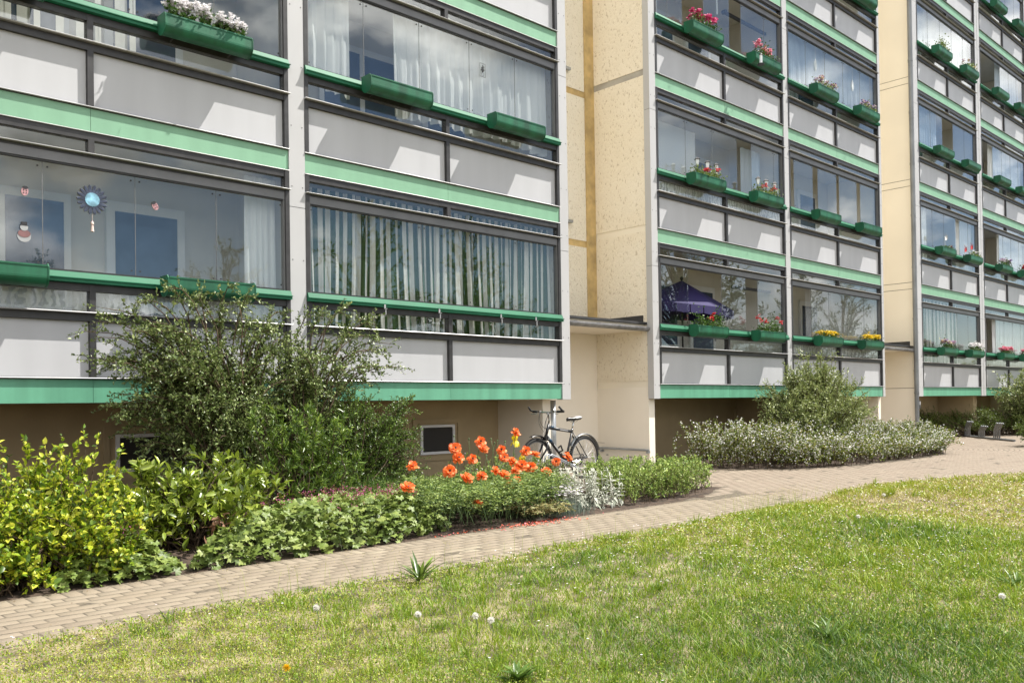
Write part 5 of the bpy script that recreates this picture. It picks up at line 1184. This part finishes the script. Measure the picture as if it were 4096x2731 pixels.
shrub('round_shrub', 'large round grey green shrub rising from the white hedge', B6, stems, r, 'sage_leaf', 20, .20, 16, .044, .021, r0=.012, t0=.3, up=.2)
# far planting at the right edge
def far_shrub(name, label, B, lum, ns, ms, seed, leaf, tw=9, tl=.25, nl=11, cat='shrub', oval=False):
    r = np.random.default_rng(seed); B = np.array(B, float); stems = []
    for p in tip_cloud(r, lum, ns): b = np.array([B[0]*.4+p[0]*.6, B[1]*.4+p[1]*.6, 0]); stems.append(arch(r, b, p, .15, .06))
    shrub(name, label, B, stems, r, ms, tw, tl, nl, leaf, leaf*.5, oval, cat, r0=.01, t0=.3, up=.25)
far_shrub('clipped_hedge', 'long dark green hedge behind the bicycle racks', (30, -.5, 0), [(27.4, 1.0, .42, 1.0, .5, .4, 2), (29.3, .3, .45, 1.3, .7, .42, 3), (31, -.8, .45, 1.5, .9, .42, 3), (32.5, -2.0, .45, 1.5, 1.0, .42, 3), (35, -3.5, .4, 1.6, 1, .4, 2)], 560, 'far_hedge_leaf', 51, .045, 14, .25, 11, 'hedge')
far_shrub('broadleaf_shrub', 'tall glossy shrub at the right photo edge beneath the pink flower boxes', (31.5, -1.0, 0), [(30.6, -.7, 1.3, 1.2, .8, .7, 3), (31.6, -1.0, 1.6, 1.2, .9, .75, 3), (32.8, -1.6, 1.5, 1.3, .9, .8, 3), (31, -.9, .8, 1.2, .8, .6, 2)], 380, 'sage_leaf', 52, .075, 9, .28, 9, oval=True)
far_shrub('low_bush', 'small dark bush at the right edge beside the paving', (23.4, -3.3, 0), [(23.3, -3.2, .4, .7, .6, .4, 3), (24.0, -3.6, .45, .8, .6, .42, 3), (23.2, -3.6, .3, .5, .5, .3, 1)], 130, 'far_hedge_leaf', 53, .05, 9, .2, 12)
# trees across the lawn, behind the photographer: they show as reflections in the glazing
def make_tree(h, seed, ms='tree_leaf'):
    r = np.random.default_rng(seed); t = empty('tree', (0, 0, 0)); b = MB(); tr = [(0, 0, 0), (.05, .02, h*.25), (-.03, .06, h*.5), (.04, 0, h*.8)]
    b.tube(tr, [.16, .13, .09, .03], 9); b.obj('trunk', 'bark', t, True)
    lum = [(0, 0, h*.72, h*.2, h*.2, h*.26, 3)]+[(h*.2*math.cos(q), h*.2*math.sin(q), h*(.45+.1*math.sin(q*3)), h*.15, h*.15, h*.13, 1) for q in np.arange(6)]
    st = []
    for p in tip_cloud(r, lum, 70): z0 = min(h*.7, max(h*.2, p[2]*.62)); st.append((np.array([0, 0, z0]), np.array([p[0]*.5, p[1]*.5, p[2]]), p))
    paths, radii, LP, LD = grow(r, st, 9, h*.075, 11, t0=.3, r0=.04, twig_r=.006, up=.2)
    V, F = tubes_bulk(paths, radii, 4); bulk('limb', V, [F], 'bark', t)
    n = len(LP); V, F = leaf_quads(LP, LD, rdir(r, n, .8), r.uniform(.10, .2, n), r.uniform(.05, .09, n)); bulk('crown', V, [F], ms, t); return t
tA = make_tree(9.0, 61)
for k, (x, y, s, lb) in enumerate(((9.5, -25, .82, 'leafy tree reflected in the glass beside the sunburst ornament'), (15.5, -23, .92, 'tree reflected at the right end of the sunburst balcony'), (20, -20, 1.1, 'leafy tree reflected over the left striped curtain'), (26.5, -21, 1.15, 'leafy tree reflected over the right striped curtain'),
                             (36, -16, 1.5, 'tall tree reflected above the red geraniums with lanterns'), (44, -19, 1.1, 'tree reflected in front of the blue parasol'), (52, -18, 1.15, 'tree reflected in the glass before the venetian blind'), (64, -21, 1.2, 'tree reflected beside the dark striped curtain'))):
    o = tA if k == 0 else copy_tree(tA); o.location = (x, y, -.03); o.scale = (s, s, s); o.rotation_euler = (0, 0, k*1.3); tag(o, lb, 'tree', 'trees across the lawn')

# ------------------------------------------------------------------ bicycle, its stand, and the far bicycle racks
mat('bike_grey', (.018, .019, .022), .38, 0); mat('chrome', (.6, .6, .6), .2, .9)
hd = Vector((-.9999, -.013, 0)).normalized()
t = empty('bicycle', (10.16, -.45, 0), math.atan2(hd.y, hd.x), 'dark grey and black mountain bicycle parked at the corner of the first wing', 'bicycle')
Rw = .33; wb = 1.06
A = dict(rh=(0, 0, Rw), fh=(wb, 0, Rw), bb=(.43, 0, .29), st=(.27, 0, .76), ht=(.80, 0, .84), hb=(.85, 0, .70), sd=(.235, 0, .90))
b = MB()
b.tube([A['hb'], A['bb']], .025, 10); b.tube([(.805, 0, .81), (.28, 0, .735)], .022, 10); b.tube([A['bb'], A['st']], .017, 10); b.tube([(.793, 0, .86), (.855, 0, .685)], .022, 10)
for s in (-1, 1):
    b.tube([(.43, s*.02, .29), (.30, s*.055, .30), (0, s*.065, Rw)], .010, 8); b.tube([(.275, s*.015, .72), (.16, s*.05, .55), (0, s*.065, Rw)], .008, 8)
b.tube([(.43, -.04, .29), (.43, .04, .29)], .024, 12)
fr = b.obj('frame', 'bike_grey', t, True)
b = MB(); b.tube([(.838, 0, .745), (.806, -.0005, .675)], .0215, 10) if False else b.tube([(.745, 0, .8175), (.70, 0, .8095)], .0226, 10); b.tube([(.79, 0, .641), (.74, 0, .592)], .0256, 10); b.obj('blue_band', 'blue_paint', fr, True)
b = MB()
for u in np.linspace(.56, .40, 9): b.box(u-.006, u+.004, .0225, .0235, .735+(u-.28)*.143-.008, .735+(u-.28)*.143+.008); b.box(u-.006, u+.004, -.0235, -.0225, .735+(u-.28)*.143-.008, .735+(u-.28)*.143+.008)
for k in range(10):
    u = k/9; x = .70-.13*u; z = .70-(.85-x)*.976
    for s in (-1, 1): b.box(x-.007, x+.004, s*.0255-.0008, s*.0255+.0008, z-.010, z+.010)
b.obj('decal', 'white_decal', fr)
b = MB()
for s in (-1, 1): b.tube([(.868, s*.055, .60), (.90, s*.058, .50), (wb, s*.06, Rw)], [.018, .016, .011], 9)
b.tube([(.86, -.065, .635), (.86, .065, .635)], .016, 9); b.tube([(.862, 0, .69), (.862, 0, .63)], .018, 9)
b.obj('fork', 'black_paint', t, True)
b = MB(); b.tube([(.793, 0, .86), (.775, 0, .93), (.79, 0, .99), (.83, 0, 1.035)], .014, 9); b.obj('stem', 'steel', t, True)
b = MB(); b.tube([(.80, -.31, 1.05), (.82, -.2, 1.045), (.835, -.05, 1.037), (.835, .05, 1.037), (.82, .2, 1.045), (.80, .31, 1.05)], .012, 9); hbm = b.obj('handlebar', 'steel', t, True)
for s in (-1, 1):
    b = MB(); b.tube([(.80, s*.315, 1.05), (.815, s*.19, 1.046)], .018, 10); b.tube([(.80, s*.305, 1.05), (.85, s*.318, 1.07), (.90, s*.31, 1.12)], [.014, .015, .014], 9); b.obj('grip', 'rubber', hbm, True)
    b = MB(); b.tube([(.83, s*.16, 1.04), (.87, s*.18, 1.02), (.88, s*.27, 1.01)], .006, 6); b.box(.81, .85, s*.15-.02, s*.15+.02, 1.03, 1.065); b.obj('brake_lever', 'chrome', hbm)
b = MB()
for pts in (((.85, .12, 1.05), (.97, .10, .98), (.98, .06, .80), (.93, .04, .66)), ((.85, -.12, 1.05), (.96, -.06, .95), (.92, -.03, .78), (.80, -.02, .80)), ((.85, .09, 1.05), (.95, .05, .93), (.90, .02, .74), (.82, .02, .68)), ((.85, -.08, 1.05), (.94, -.12, .97), (.95, -.05, .82), (.86, -.03, .74))):
    q = [Vector(p) for p in pts]; cv = [tuple(((1-u)**3)*q[0]+3*u*(1-u)**2*q[1]+3*u*u*(1-u)*q[2]+u**3*q[3]) for u in np.linspace(0, 1, 10)]; b.tube(cv, .003, 5)
b.obj('cable', 'rubber', t)
b = MB(); b.tube([A['st'], A['sd']], .0135, 10); b.tube([(.274, 0, .755), (.272, 0, .775)], .02, 10); b.obj('seat_post', 'chrome', t, True)
b = MB(); secs = []
for x, w_, zz in ((.39, .012, .925), (.36, .022, .93), (.30, .030, .932), (.22, .05, .935), (.16, .078, .945), (.12, .078, .95), (.10, .05, .945)):
    secs.append([(x, w_*math.cos(q), zz+.022*math.sin(q)*(1 if math.sin(q) > 0 else 1.6)) for q in np.linspace(0, 2*math.pi, 13)[:-1]])
v = [p for s in secs for p in s]; n = 12
b.add(v, [(i*n+j, i*n+(j+1) % n, (i+1)*n+(j+1) % n, (i+1)*n+j) for i in range(6) for j in range(n)]+[tuple(range(n-1, -1, -1)), tuple(range(6*n, 7*n))], 0)
for i, f in enumerate(b.f):
    if i < 72 and i//n >= 3 and i % n < 6: b.m[i] = 1
sdl = b.obj('saddle', ['black_paint', 'saddle_grey'], t, True)
b = MB()
for s in (-1, 1): b.tube([(.34, s*.015, .91), (.28, s*.022, .885), (.20, s*.022, .885), (.14, s*.03, .92)], .004, 6)
b.obj('saddle_rail', 'chrome', sdl)
def wheel(c, rear):
    wr = MB().ring((0, 0, 0), (0, 1, 0), Rw-.022, .023, 56, 10)
    for k in range(72):
        q = 2*math.pi*k/72; d = Vector((math.cos(q), 0, math.sin(q))); tn = Vector((-d.z, 0, d.x)); p = d*(Rw-.003)
        for s in (-.013, .013): wr.add([tuple(p+tn*a+Vector((0, s+e, 0))+d*h) for h in (0, .007) for a, e in ((-.007, -.007), (.007, -.007), (.007, .007), (-.007, .007))], [(0, 1, 2, 3), (7, 6, 5, 4), (0, 4, 5, 1), (1, 5, 6, 2), (2, 6, 7, 3), (3, 7, 4, 0)])
    ty = wr.obj('wheel', 'rubber', t); ty.location = c
    b = MB(); b.ring((0, 0, 0), (0, 1, 0), Rw-.05, .010, 56, 8); b.obj('rim', 'chrome' if rear else 'grey_frame', ty, True)
    b = MB()
    for k in range(32):
        q = 2*math.pi*k/32; s = .03 if k % 2 else -.03; q2 = q+(.35 if k % 4 < 2 else -.35); b.tube([(.02*math.cos(q2), s, .02*math.sin(q2)), ((Rw-.052)*math.cos(q), 0, (Rw-.052)*math.sin(q))], .0014, 4)
    b.obj('spokes', 'chrome', ty)
    b = MB(); b.tube([(0, -.06, 0), (0, -.035, 0), (0, .035, 0), (0, .06, 0)], [.012, .024, .024, .012], 12); b.obj('hub', 'chrome', ty, True)
wheel(A['rh'], True); wheel(A['fh'], False)
def guard(cx, q0, q1, rr, name, m, ext=None):
    b = MB(); n = 16; pr = []
    for i in range(n+1):
        q = q0+(q1-q0)*i/n
        for y, dr in ((-.03, -.006), (-.018, .004), (.018, .004), (.03, -.006)): pr.append((cx+(rr+dr)*math.cos(q), y, Rw+(rr+dr)*math.sin(q)))
    pr += [(p[0], p[1], p[2]+.003) for p in pr]; k = 4*(n+1)
    f = [(4*i+j, 4*i+j+1, 4*i+j+5, 4*i+j+4) for i in range(n) for j in range(3)]; f += [tuple(k+x for x in q[::-1]) for q in f]
    f += [(4*i, 4*i+4, k+4*i+4, k+4*i) for i in range(n)]+[(4*i+3, k+4*i+3, k+4*i+7, 4*i+7) for i in range(n)]+[(0, k, k+1, 1), (1, k+1, k+2, 2), (2, k+2, k+3, 3)]
    b.add(pr, f); o = b.obj(name, m, t, True); return o
guard(0, R(30), R(165), .365, 'rear_mudguard', 'pipe_grey'); 
b = MB(); b.add([(-.30, -.028, Rw+.215), (-.47, -.025, Rw+.20), (-.47, .025, Rw+.20), (-.30, .028, Rw+.215), (-.30, -.028, Rw+.219), (-.47, -.025, Rw+.204), (-.47, .025, Rw+.204), (-.30, .028, Rw+.219)], [(0, 1, 2, 3), (7, 6, 5, 4), (0, 4, 5, 1), (2, 6, 7, 3), (1, 5, 6, 2)]); b.obj('mudguard_flap', 'black_paint', t)
guard(wb, R(70), R(125), .37, 'front_mudguard', 'black_paint')
b = MB(); b.ring((.43, -.05, .29), (0, 1, 0), .088, .006, 32, 6); b.ring((.43, -.058, .29), (0, 1, 0), .06, .005, 28, 6)
for k in range(5): q = k*1.257; b.tube([(.43, -.05, .29), (.43+.085*math.cos(q), -.05, .29+.085*math.sin(q))], .006, 5)
b.tube([(.43, -.075, .29), (.36, -.08, .145)], .010, 8); b.tube([(.43, .065, .29), (.50, .07, .435)], .010, 8); b.obj('crankset', 'black_paint', t)
for x, z, s in ((.36, .145, -1), (.50, .435, 1)): b = MB(); b.box(x-.045, x+.045, s*.09-.0, s*.09+s*.085 if s > 0 else s*.09+.0, z-.01, z+.01) if s > 0 else b.box(x-.045, x+.045, -.175, -.09, z-.01, z+.01); b.obj('pedal', 'rubber', t)
b = MB(); b.tube([(.43, -.05, .378), (.0, -.045, Rw+.05)], .004, 5); b.tube([(.43, -.05, .202), (.05, -.045, .22)], .004, 5); b.tube([(.05, -.045, .22), (.0, -.045, .26)], .012, 6); b.ring((0, -.045, Rw), (0, 1, 0), .045, .012, 24, 6); b.obj('chain', 'dark_frame', t)
b = MB()
for s in (-1, 1): b.tube([(.91, s*.05, .70), (.90, s*.045, .60)], .009, 6); b.tube([(.19, s*.045, .66), (.18, s*.04, .58)], .009, 6)
b.obj('brake', 'dark_frame', t)
b = MB(); b.tube([(.62, 0.03, .50), (.60, .06, .54), (.56, .06, .46), (.60, .03, .44)], .014, 7); b.obj('lock', 'rubber', t, True)
# low stand beside the bicycle
t = empty('bicycle_stand', (9.35, -.75, 0), 0, 'low bent tube bicycle stand in front of the parked bicycle', 'bicycle stand')
for dy in (0, -.075):
    b = MB(); b.tube([(-.38, dy, 0), (-.38, dy, .34), (-.36, dy, .42), (-.30, dy, .435), (.36, dy, .17), (.40, dy, 0)], .013, 9); b.obj('hoop', 'zinc', t, True)
b = MB(); b.tube([(-.38, .03, .02), (-.38, -.12, .02)], .012, 8); b.obj('ground_bar', 'zinc', t)
# racks at the far hedge
P0 = Vector((28.9, .75, 0)); P1 = Vector((26.0, -1.5, 0)); du = (P1-P0).normalized(); pr = Vector((-.6, -.8, 0))
side = Vector((-du.y, du.x, 0)); side = side if side.dot(Vector((1, 0, 0))) > 0 else -side
for k, (u, hh) in enumerate(((.02, .36), (.30, .47), (.60, .36), (.90, .47))):
    c = P0.lerp(P1, u); t = empty('bicycle_rack', tuple(c), 0, ['low slanted tube bicycle rack, mostly behind the white hedge tip', 'tall slanted tube bicycle rack behind the white hedge tip', 'low slanted tube bicycle rack standing clear of the hedge', 'tall slanted tube bicycle rack nearest the small dark bush'][k], 'bicycle rack', 'slanted tube racks before the dark hedge')
    for j in range(4):
        o = du*(-.20+.13*j); b = MB(); h1 = hh*(.5 if j in (0, 1) else .56)
        b.tube([tuple(o), tuple(o+Vector((0, 0, h1))), tuple(o+Vector((0, 0, h1+.04))+du*.03), tuple(o+du*.22+Vector((0, 0, hh))), tuple(o+du*.225+side*.03+Vector((0, 0, hh-.03)))], .020, 8); b.obj('tube', 'pipe_grey', t, True)
b = MB(); b.tube([tuple(P0-du*.6+Vector((0, 0, .03))), tuple(P1+du*.8+Vector((0, 0, .03)))], .03, 6); tag(b.obj('rack_base_rail', 'pipe_grey'), 'flat ground rail carrying the slanted bicycle racks', 'rail')

# ------------------------------------------------------------------ lawn
def tone_mat(name, cols, rough=.5, trans=.25):
    m, t, b = base_mat(name); a = t.nodes.new("ShaderNodeAttribute"); a.attribute_name = 'tone'
    rp = t.nodes.new("ShaderNodeValToRGB"); cr = rp.color_ramp
    while len(cr.elements) < len(cols): cr.elements.new(.5)
    for i, c in enumerate(cols): cr.elements[i].position = i/(len(cols)-1)
    for i, c in enumerate(cols): cr.elements[i].color = (*c, 1)
    t.links.new(a.outputs['Fac'], rp.inputs[0]); t.links.new(rp.outputs[0], b.inputs['Base Color']); b.inputs['Roughness'].default_value = rough
    tr = t.nodes.new("ShaderNodeBsdfTranslucent"); ms = t.nodes.new("ShaderNodeMixShader"); ms.inputs[0].default_value = trans
    t.links.new(rp.outputs[0], tr.inputs[0]); t.links.new(b.outputs[0], ms.inputs[1]); t.links.new(tr.outputs[0], ms.inputs[2]); t.links.new(ms.outputs[0], t.nodes["Material Output"].inputs[0])
tone_mat('lawn_blade', [(.04, .105, .009), (.09, .185, .012), (.165, .275, .014), (.26, .345, .02), (.345, .375, .04), (.41, .365, .11), (.47, .41, .19)])
mat('lawn_soil', (.10, .085, .045), .95, var=.3, scale=5, bump=.6, bscale=60, col2=(.20, .165, .105), thr=(.35, .65))
r = np.random.default_rng(70)
def noise2(P, s, seed):
    rr = np.random.default_rng(seed); v = np.zeros(len(P))
    for k in range(10):
        a = rr.uniform(0, 6.28); f = s*rr.uniform(.5, 2.2); v += np.sin((P[:, 0]*math.cos(a)+P[:, 1]*math.sin(a))*f+rr.uniform(0, 6.28))
    return v/4.0
def lawn_z(P): return .012+.055*np.clip((P[:, 0]-2.5)/5, 0, 1)*np.clip((-4.7-P[:, 1])/.6+.15, 0, 1)+.012*noise2(P, 1.6, 3)
gx, gy = np.meshgrid(np.linspace(-6, 17, 116), np.linspace(-16, -4.3, 60)); G = np.stack([gx.ravel(), gy.ravel()], 1)
# lawn ground: a fine sheet clipped to the outline
bm = bmesh.new(); bm.faces.new([bm.verts.new((x, y, 0)) for x, y in LAWN]); bmesh.ops.triangulate(bm, faces=bm.faces[:])
for _ in range(7):
    bmesh.ops.subdivide_edges(bm, edges=[e for e in bm.edges if e.calc_length() > .35], cuts=1); bmesh.ops.triangulate(bm, faces=bm.faces[:])
Pv = np.array([v.co for v in bm.verts]); zz = lawn_z(Pv[:, :2])
for v, z in zip(bm.verts, zz): v.co.z = max(-.008, z-.012)
me = bpy.data.meshes.new('lawn_ground'); bm.to_mesh(me); bm.free(); me.materials.append(M['lawn_soil']); struct(link(bpy.data.objects.new('lawn_ground', me)))
def sample(n, dmin, dmax, dens_pow=0):
    """points on the lawn within the part the photograph shows (with a margin), thinning with distance"""
    out = []; tot = 0
    while tot < n:
        d = np.sqrt(r.uniform(dmin**2, dmax**2, n)) if dens_pow == 0 else dmin*(dmax/dmin)**r.random(n)
        a = yaw+r.uniform(-.66, .66, n); P = np.stack([CAM[0]+d*np.sin(a)/np.cos(a-yaw), CAM[1]+d*np.cos(a)/np.cos(a-yaw)], 1)
        P = P[inpoly(P, LAWN)]; out.append(P); tot += len(P)
    return np.concatenate(out)[:n]
def ragged(P): return P+r.normal(0, .022, P.shape)
def edge_d(P): return np.clip((-4.66-P[:, 1]), 0, 3)+np.clip((P[:, 0]-9.5), 0, 5)*.3
def field(name, n, hr, wr, tone_shift, lean, dmin=2.6, dmax=17, keep_fn=None, label='', seed=0):
    P = ragged(sample(n, dmin, dmax, 1)); d = np.hypot(P[:, 0]-CAM[0], P[:, 1]-CAM[1])
    lush = noise2(P, 1.1, 5)+.5*noise2(P, 3.4, 6); e = edge_d(P); P_ = P; dry = np.clip(1.05-e/.6, 0, 1)*np.clip(1.4-(P[:, 0]-2.4)/4.5, .25, 1)+.35*np.clip(noise2(P, 2.0, 8)-.2, 0, 1)
    dry += .45*np.clip((3.0-P[:, 0])/1.5, 0, 1)*np.clip(1.2-e/1.6, 0, 1)
    bare = noise2(P, 5, 9)*.5+noise2(P, 1.7, 12)*.4; keep = r.random(len(P)) > np.clip(dry*.75*(bare > .05)+.15*dry, 0, .93)
    P, d, lush, dry = P[keep], d[keep], lush[keep], dry[keep]; n = len(P)
    hh = r.uniform(*hr, n)*(1+.5*np.clip(lush, -.8, 1.2))*(1-.45*np.clip(dry, 0, 1))*(.8+.5*np.clip((P[:, 0]-3)/6, 0, 1)); ww = r.uniform(*wr, n)*np.clip(d/4.5, .8, 3.2)
    base = np.concatenate([P, lawn_z(P)[:, None]-.004], 1)
    V, f4, f3 = blades(base, hh, ww, r, lean)
    yel = .36*np.clip((P[:, 0]-4.5)/5, 0, 1)
    tone = np.clip(.35+tone_shift-.19*lush+.13*noise2(P, .55, 41)+.30*dry+yel+r.normal(0, .15, n), 0, 1)
    k = len(V)//n; u = np.tile(np.concatenate([np.repeat(np.arange(k//2)/(k//2), 2), [1]]), n)
    o = bulk(name, V, [f4, f3], 'lawn_blade', None, None, False, np.clip(np.repeat(tone, k)+(.06*(1-u)), 0, 1)); return tag(o, label, 'grass', None, 'stuff')
field('lawn_grass', 150000, (.022, .055), (.003, .0055), 0, 1.35, label='short mown lawn grass, dry near the path and lush in the middle')
# taller clumps, each with its own colour
Cc = sample(1500, 2.7, 16, 1); keepc = (noise2(Cc, .9, 31)+.35*r.normal(size=len(Cc)) > -.05) & (edge_d(Cc) > .04); Cc = Cc[keepc]; m_ = len(Cc)
idx = np.repeat(np.arange(m_), r.integers(8, 34, m_)); n = len(idx); sp_ = r.uniform(.015, .06, m_)[idx]
P = Cc[idx]+r.normal(0, 1, (n, 2))*sp_[:, None]; d = np.hypot(P[:, 0]-CAM[0], P[:, 1]-CAM[1]); ok = inpoly(P, LAWN); P, idx, d = P[ok], idx[ok], d[ok]; n = len(P)
ch = r.uniform(.05, .125, m_)*(.75+.5*np.clip((Cc[:, 0]-3)/6, 0, 1)); ct = np.clip(.26+.22*r.random(m_)+.22*np.clip((Cc[:, 0]-4)/6, 0, 1), 0, 1)
V, f4, f3 = blades(np.concatenate([P, lawn_z(P)[:, None]-.004], 1), ch[idx]*r.uniform(.6, 1.15, n), r.uniform(.0028, .0055, n)*np.clip(d/4.5, .8, 2.6), r, 1.05)
tag(bulk('tall_grass', V, [f4, f3], 'lawn_blade', None, None, False, np.repeat(np.clip(ct[idx]+r.normal(0, .09, n), 0, 1), len(V)//n)), 'longer grass clumps standing above the mown lawn', 'grass', None, 'stuff')
# leafy tufts, clover and straw
P = sample(90000, 2.6, 16, 1); lush = noise2(P, 1.3, 15); P = P[lush > -.35+.5*r.normal(size=len(P))*.5]; n = len(P); d = np.hypot(P[:, 0], P[:, 1]-CAM[1])
base = np.concatenate([P, lawn_z(P)[:, None]+r.uniform(.004, .03, n)[:, None]], 1); V, F = leaf_quads(base, rdir(r, n, .15), rdir(r, n, 1.6), r.uniform(.008, .016, n)*np.clip(d/5, .8, 2.2), r.uniform(.007, .013, n)*np.clip(d/5, .8, 2.2))
tag(bulk('clover', V, [F], 'lawn_blade', None, None, False, np.repeat(np.clip(.46+.30*(r.random(n) < .16)+r.normal(0, .15, n)+.12*np.clip((P[:, 0]-4)/5, 0, 1), 0, 1), 4)), 'small clover and herb leaves growing through the lawn', 'clover', None, 'stuff')
P = sample(8000, 2.6, 14, 1); n = len(P); base = np.concatenate([P, lawn_z(P)[:, None]+r.uniform(.002, .02, n)[:, None]], 1); D = rdir(r, n); D[:, 2] *= .3
V, F = leaf_quads(base, D, rdir(r, n, 2), r.uniform(.02, .06, n), r.uniform(.002, .003, n)*np.clip(np.hypot(P[:, 0], P[:, 1]+9.5)/5, .8, 2.5), 0)
tag(bulk('dry_straw', V, [F], 'lawn_blade', None, None, False, np.repeat(np.clip(.85+r.normal(0, .12, n), 0, 1), 4)), 'pale dry straw lying between the lawn blades', 'straw', None, 'stuff')
# daisies: hundreds of white specks
P = sample(2600, 3.0, 17, 1); dn = noise2(P, .9, 22)+.35*np.clip(P[:, 0]-6, -2, 3)+.3*r.normal(size=len(P)); P = P[dn > .05][:900]; n = len(P)
c3 = np.concatenate([P, lawn_z(P)[:, None]+r.uniform(.045, .085, n)[:, None]], 1); bV, bF, o = [], [], 0; nv = r.normal(0, .25, (n, 3))+[0, -.25, 1]
for k in range(6):
    q = np.full(n, k*np.pi/3); D = np.stack([np.cos(q), np.sin(q), np.zeros(n)], 1); sz = np.clip(np.hypot(P[:, 0], P[:, 1]+9.5)/9, .75, 1.3)*.0085; V, F = leaf_quads(c3, D, nv, sz, sz*.9, 0); bV.append(V); bF.append(F+o); o += len(V)
tag(bulk('daisies', np.concatenate(bV), [np.concatenate(bF)], 'white_petal'), 'many tiny white daisies dotted over the lawn', 'daisies', None, 'stuff')
# dandelions
def gpt(x, y):
    d = fw+rt*((x*4096/2352-2048)/3495.06)-up*((y*4096/2352-1365.5-218.8)/3495.06); return CAM+d*((.03-CAM[2])/d[2])
isl_mat('fluff', [(.80, .78, .74), (.85, .84, .8)], .9, .45); mat('dandelion_yellow', (.75, .48, .01), .6)
for k, (x, y, lb) in enumerate(((2032, 1150, 'dandelion clock far back in the lawn, near the paving'), (1973, 1207, 'dandelion clock in the middle right of the lawn'), (728, 1418, 'dandelion clock at the dry left part of the lawn'), (962, 1432, 'dandelion clock in the lush middle, left of the pair'), (1094, 1436, 'left dandelion clock of the close pair'), (1130, 1446, 'right dandelion clock of the close pair'), (2305, 1400, 'dandelion clock at the right lawn edge'))):
    p = gpt(x, y+14); p[2] = lawn_z(p[None, :2])[0]; hh = .10; t = empty('dandelion_clock', tuple(p), 0, lb, 'dandelion', 'dandelion clocks in the lawn')
    b = MB(); b.tube([(0, 0, 0), (.01, 0, hh*.5), (0, .005, hh)], .0022, 5); b.obj('stalk', 'green_stem', t)
    q = rdir(r, 130); V, F = leaf_quads(np.tile([[0, .005, hh]], (130, 1))+q*.003, q, rdir(r, 130), np.full(130, .017), np.full(130, .005), .1); bulk('seed_head', V, [F], 'fluff', t)
p = gpt(658, 1552); p[2] = lawn_z(p[None, :2])[0]; t = empty('dandelion', tuple(p), 0, 'single open yellow dandelion in the grass at the bottom', 'dandelion')
b = MB(); b.tube([(0, 0, 0), (0, 0, .05)], .0022, 5); b.obj('stalk', 'green_stem', t)
q = rdir(r, 110, .9); V, F = leaf_quads(np.tile([[0, 0, .05]], (110, 1)), q, rdir(r, 110, 1), np.full(110, .019), np.full(110, .005), .1); bulk('blossom', V, [F], 'dandelion_yellow', t)
# broad leaved weeds
isl_mat('weed_leaf', [(.05, .11, .015), (.09, .17, .025), (.14, .22, .04)], .4, .25)
for k, (x, y, s, lb) in enumerate(((1905, 1465, 1.0, 'broad dock weed rosette low in the right of the lawn'), (965, 1330, .9, 'dark grass and weed tuft where the lawn meets the path'), (1190, 1548, .8, 'pale leaved weed rosette at the bottom of the lawn'), (2330, 1355, .9, 'bright weed tuft at the right photo edge'))):
    p = gpt(x, y); p[2] = lawn_z(p[None, :2])[0]; t = empty('lawn_weed', tuple(p), 0, lb, 'weed'); n = 34; q = np.linspace(0, 6.28*3, n)+r.normal(0, .2, n); D = np.stack([np.cos(q), np.sin(q), r.uniform(.5, 2.2, n)], 1); L_ = r.uniform(.07, .15, n)*s
    L_ = L_*(1.9 if k == 1 else 1); V, f3, f4 = leaf_oval(r.normal(0, .012, (n, 3))*[1, 1, 0], D, np.tile([[0, 0, 1.]], (n, 1)), L_, L_*(.10 if k != 2 else .22), .2, .35); bulk('leaf', V, [f3, f4], 'weed_leaf' if k != 1 else 'dark_leaf', t)

# thin seeding grasses along the path edge, and litter on the paving
n = 260; x = np.concatenate([r.uniform(2.2, 10, 120), r.normal(8.4, .5, 140)]); P = np.stack([x, -4.66-np.abs(r.normal(0, .10, n)), np.zeros(n)], 1)
V, f4, f3 = blades(P, r.uniform(.10, .26, n), np.full(n, .0026), r, .45); o1 = len(V)
tips = np.repeat(P+[0, 0, 1]*r.uniform(.12, .22, (n, 1)), 6, 0)+r.normal(0, .022, (n*6, 3)); V2, F2 = leaf_quads(tips, rdir(r, n*6), rdir(r, n*6), np.full(n*6, .008), np.full(n*6, .004))
tag(bulk('seeding_grass', np.concatenate([V, V2]), [f4, f3, F2+o1], 'lawn_blade', None, None, False, np.concatenate([np.full(o1, .5), np.full(len(V2), .85)])), 'thin seeding grass stalks leaning over the paving edge', 'grass', None, 'stuff')
n = 900; x = r.uniform(.6, 9, n); y = np.where(r.random(n) < .7, -3.46-np.abs(r.normal(0, .05, n)), r.uniform(-4.66, -3.5, n)); P = np.stack([x, y, r.uniform(.002, .006, n)], 1); D = rdir(r, n); D[:, 2] *= .1
isl_mat('litter', [(.08, .05, .03), (.16, .11, .06), (.24, .18, .10), (.05, .035, .025)], .9)
V, F = leaf_quads(P, D, rdir(r, n, 3), r.uniform(.006, .022, n), r.uniform(.003, .010, n), .1)
tag(bulk('leaf_litter', V, [F], 'litter'), 'dry bits of leaves and bark scattered on the paving edge', 'litter', None, 'stuff')
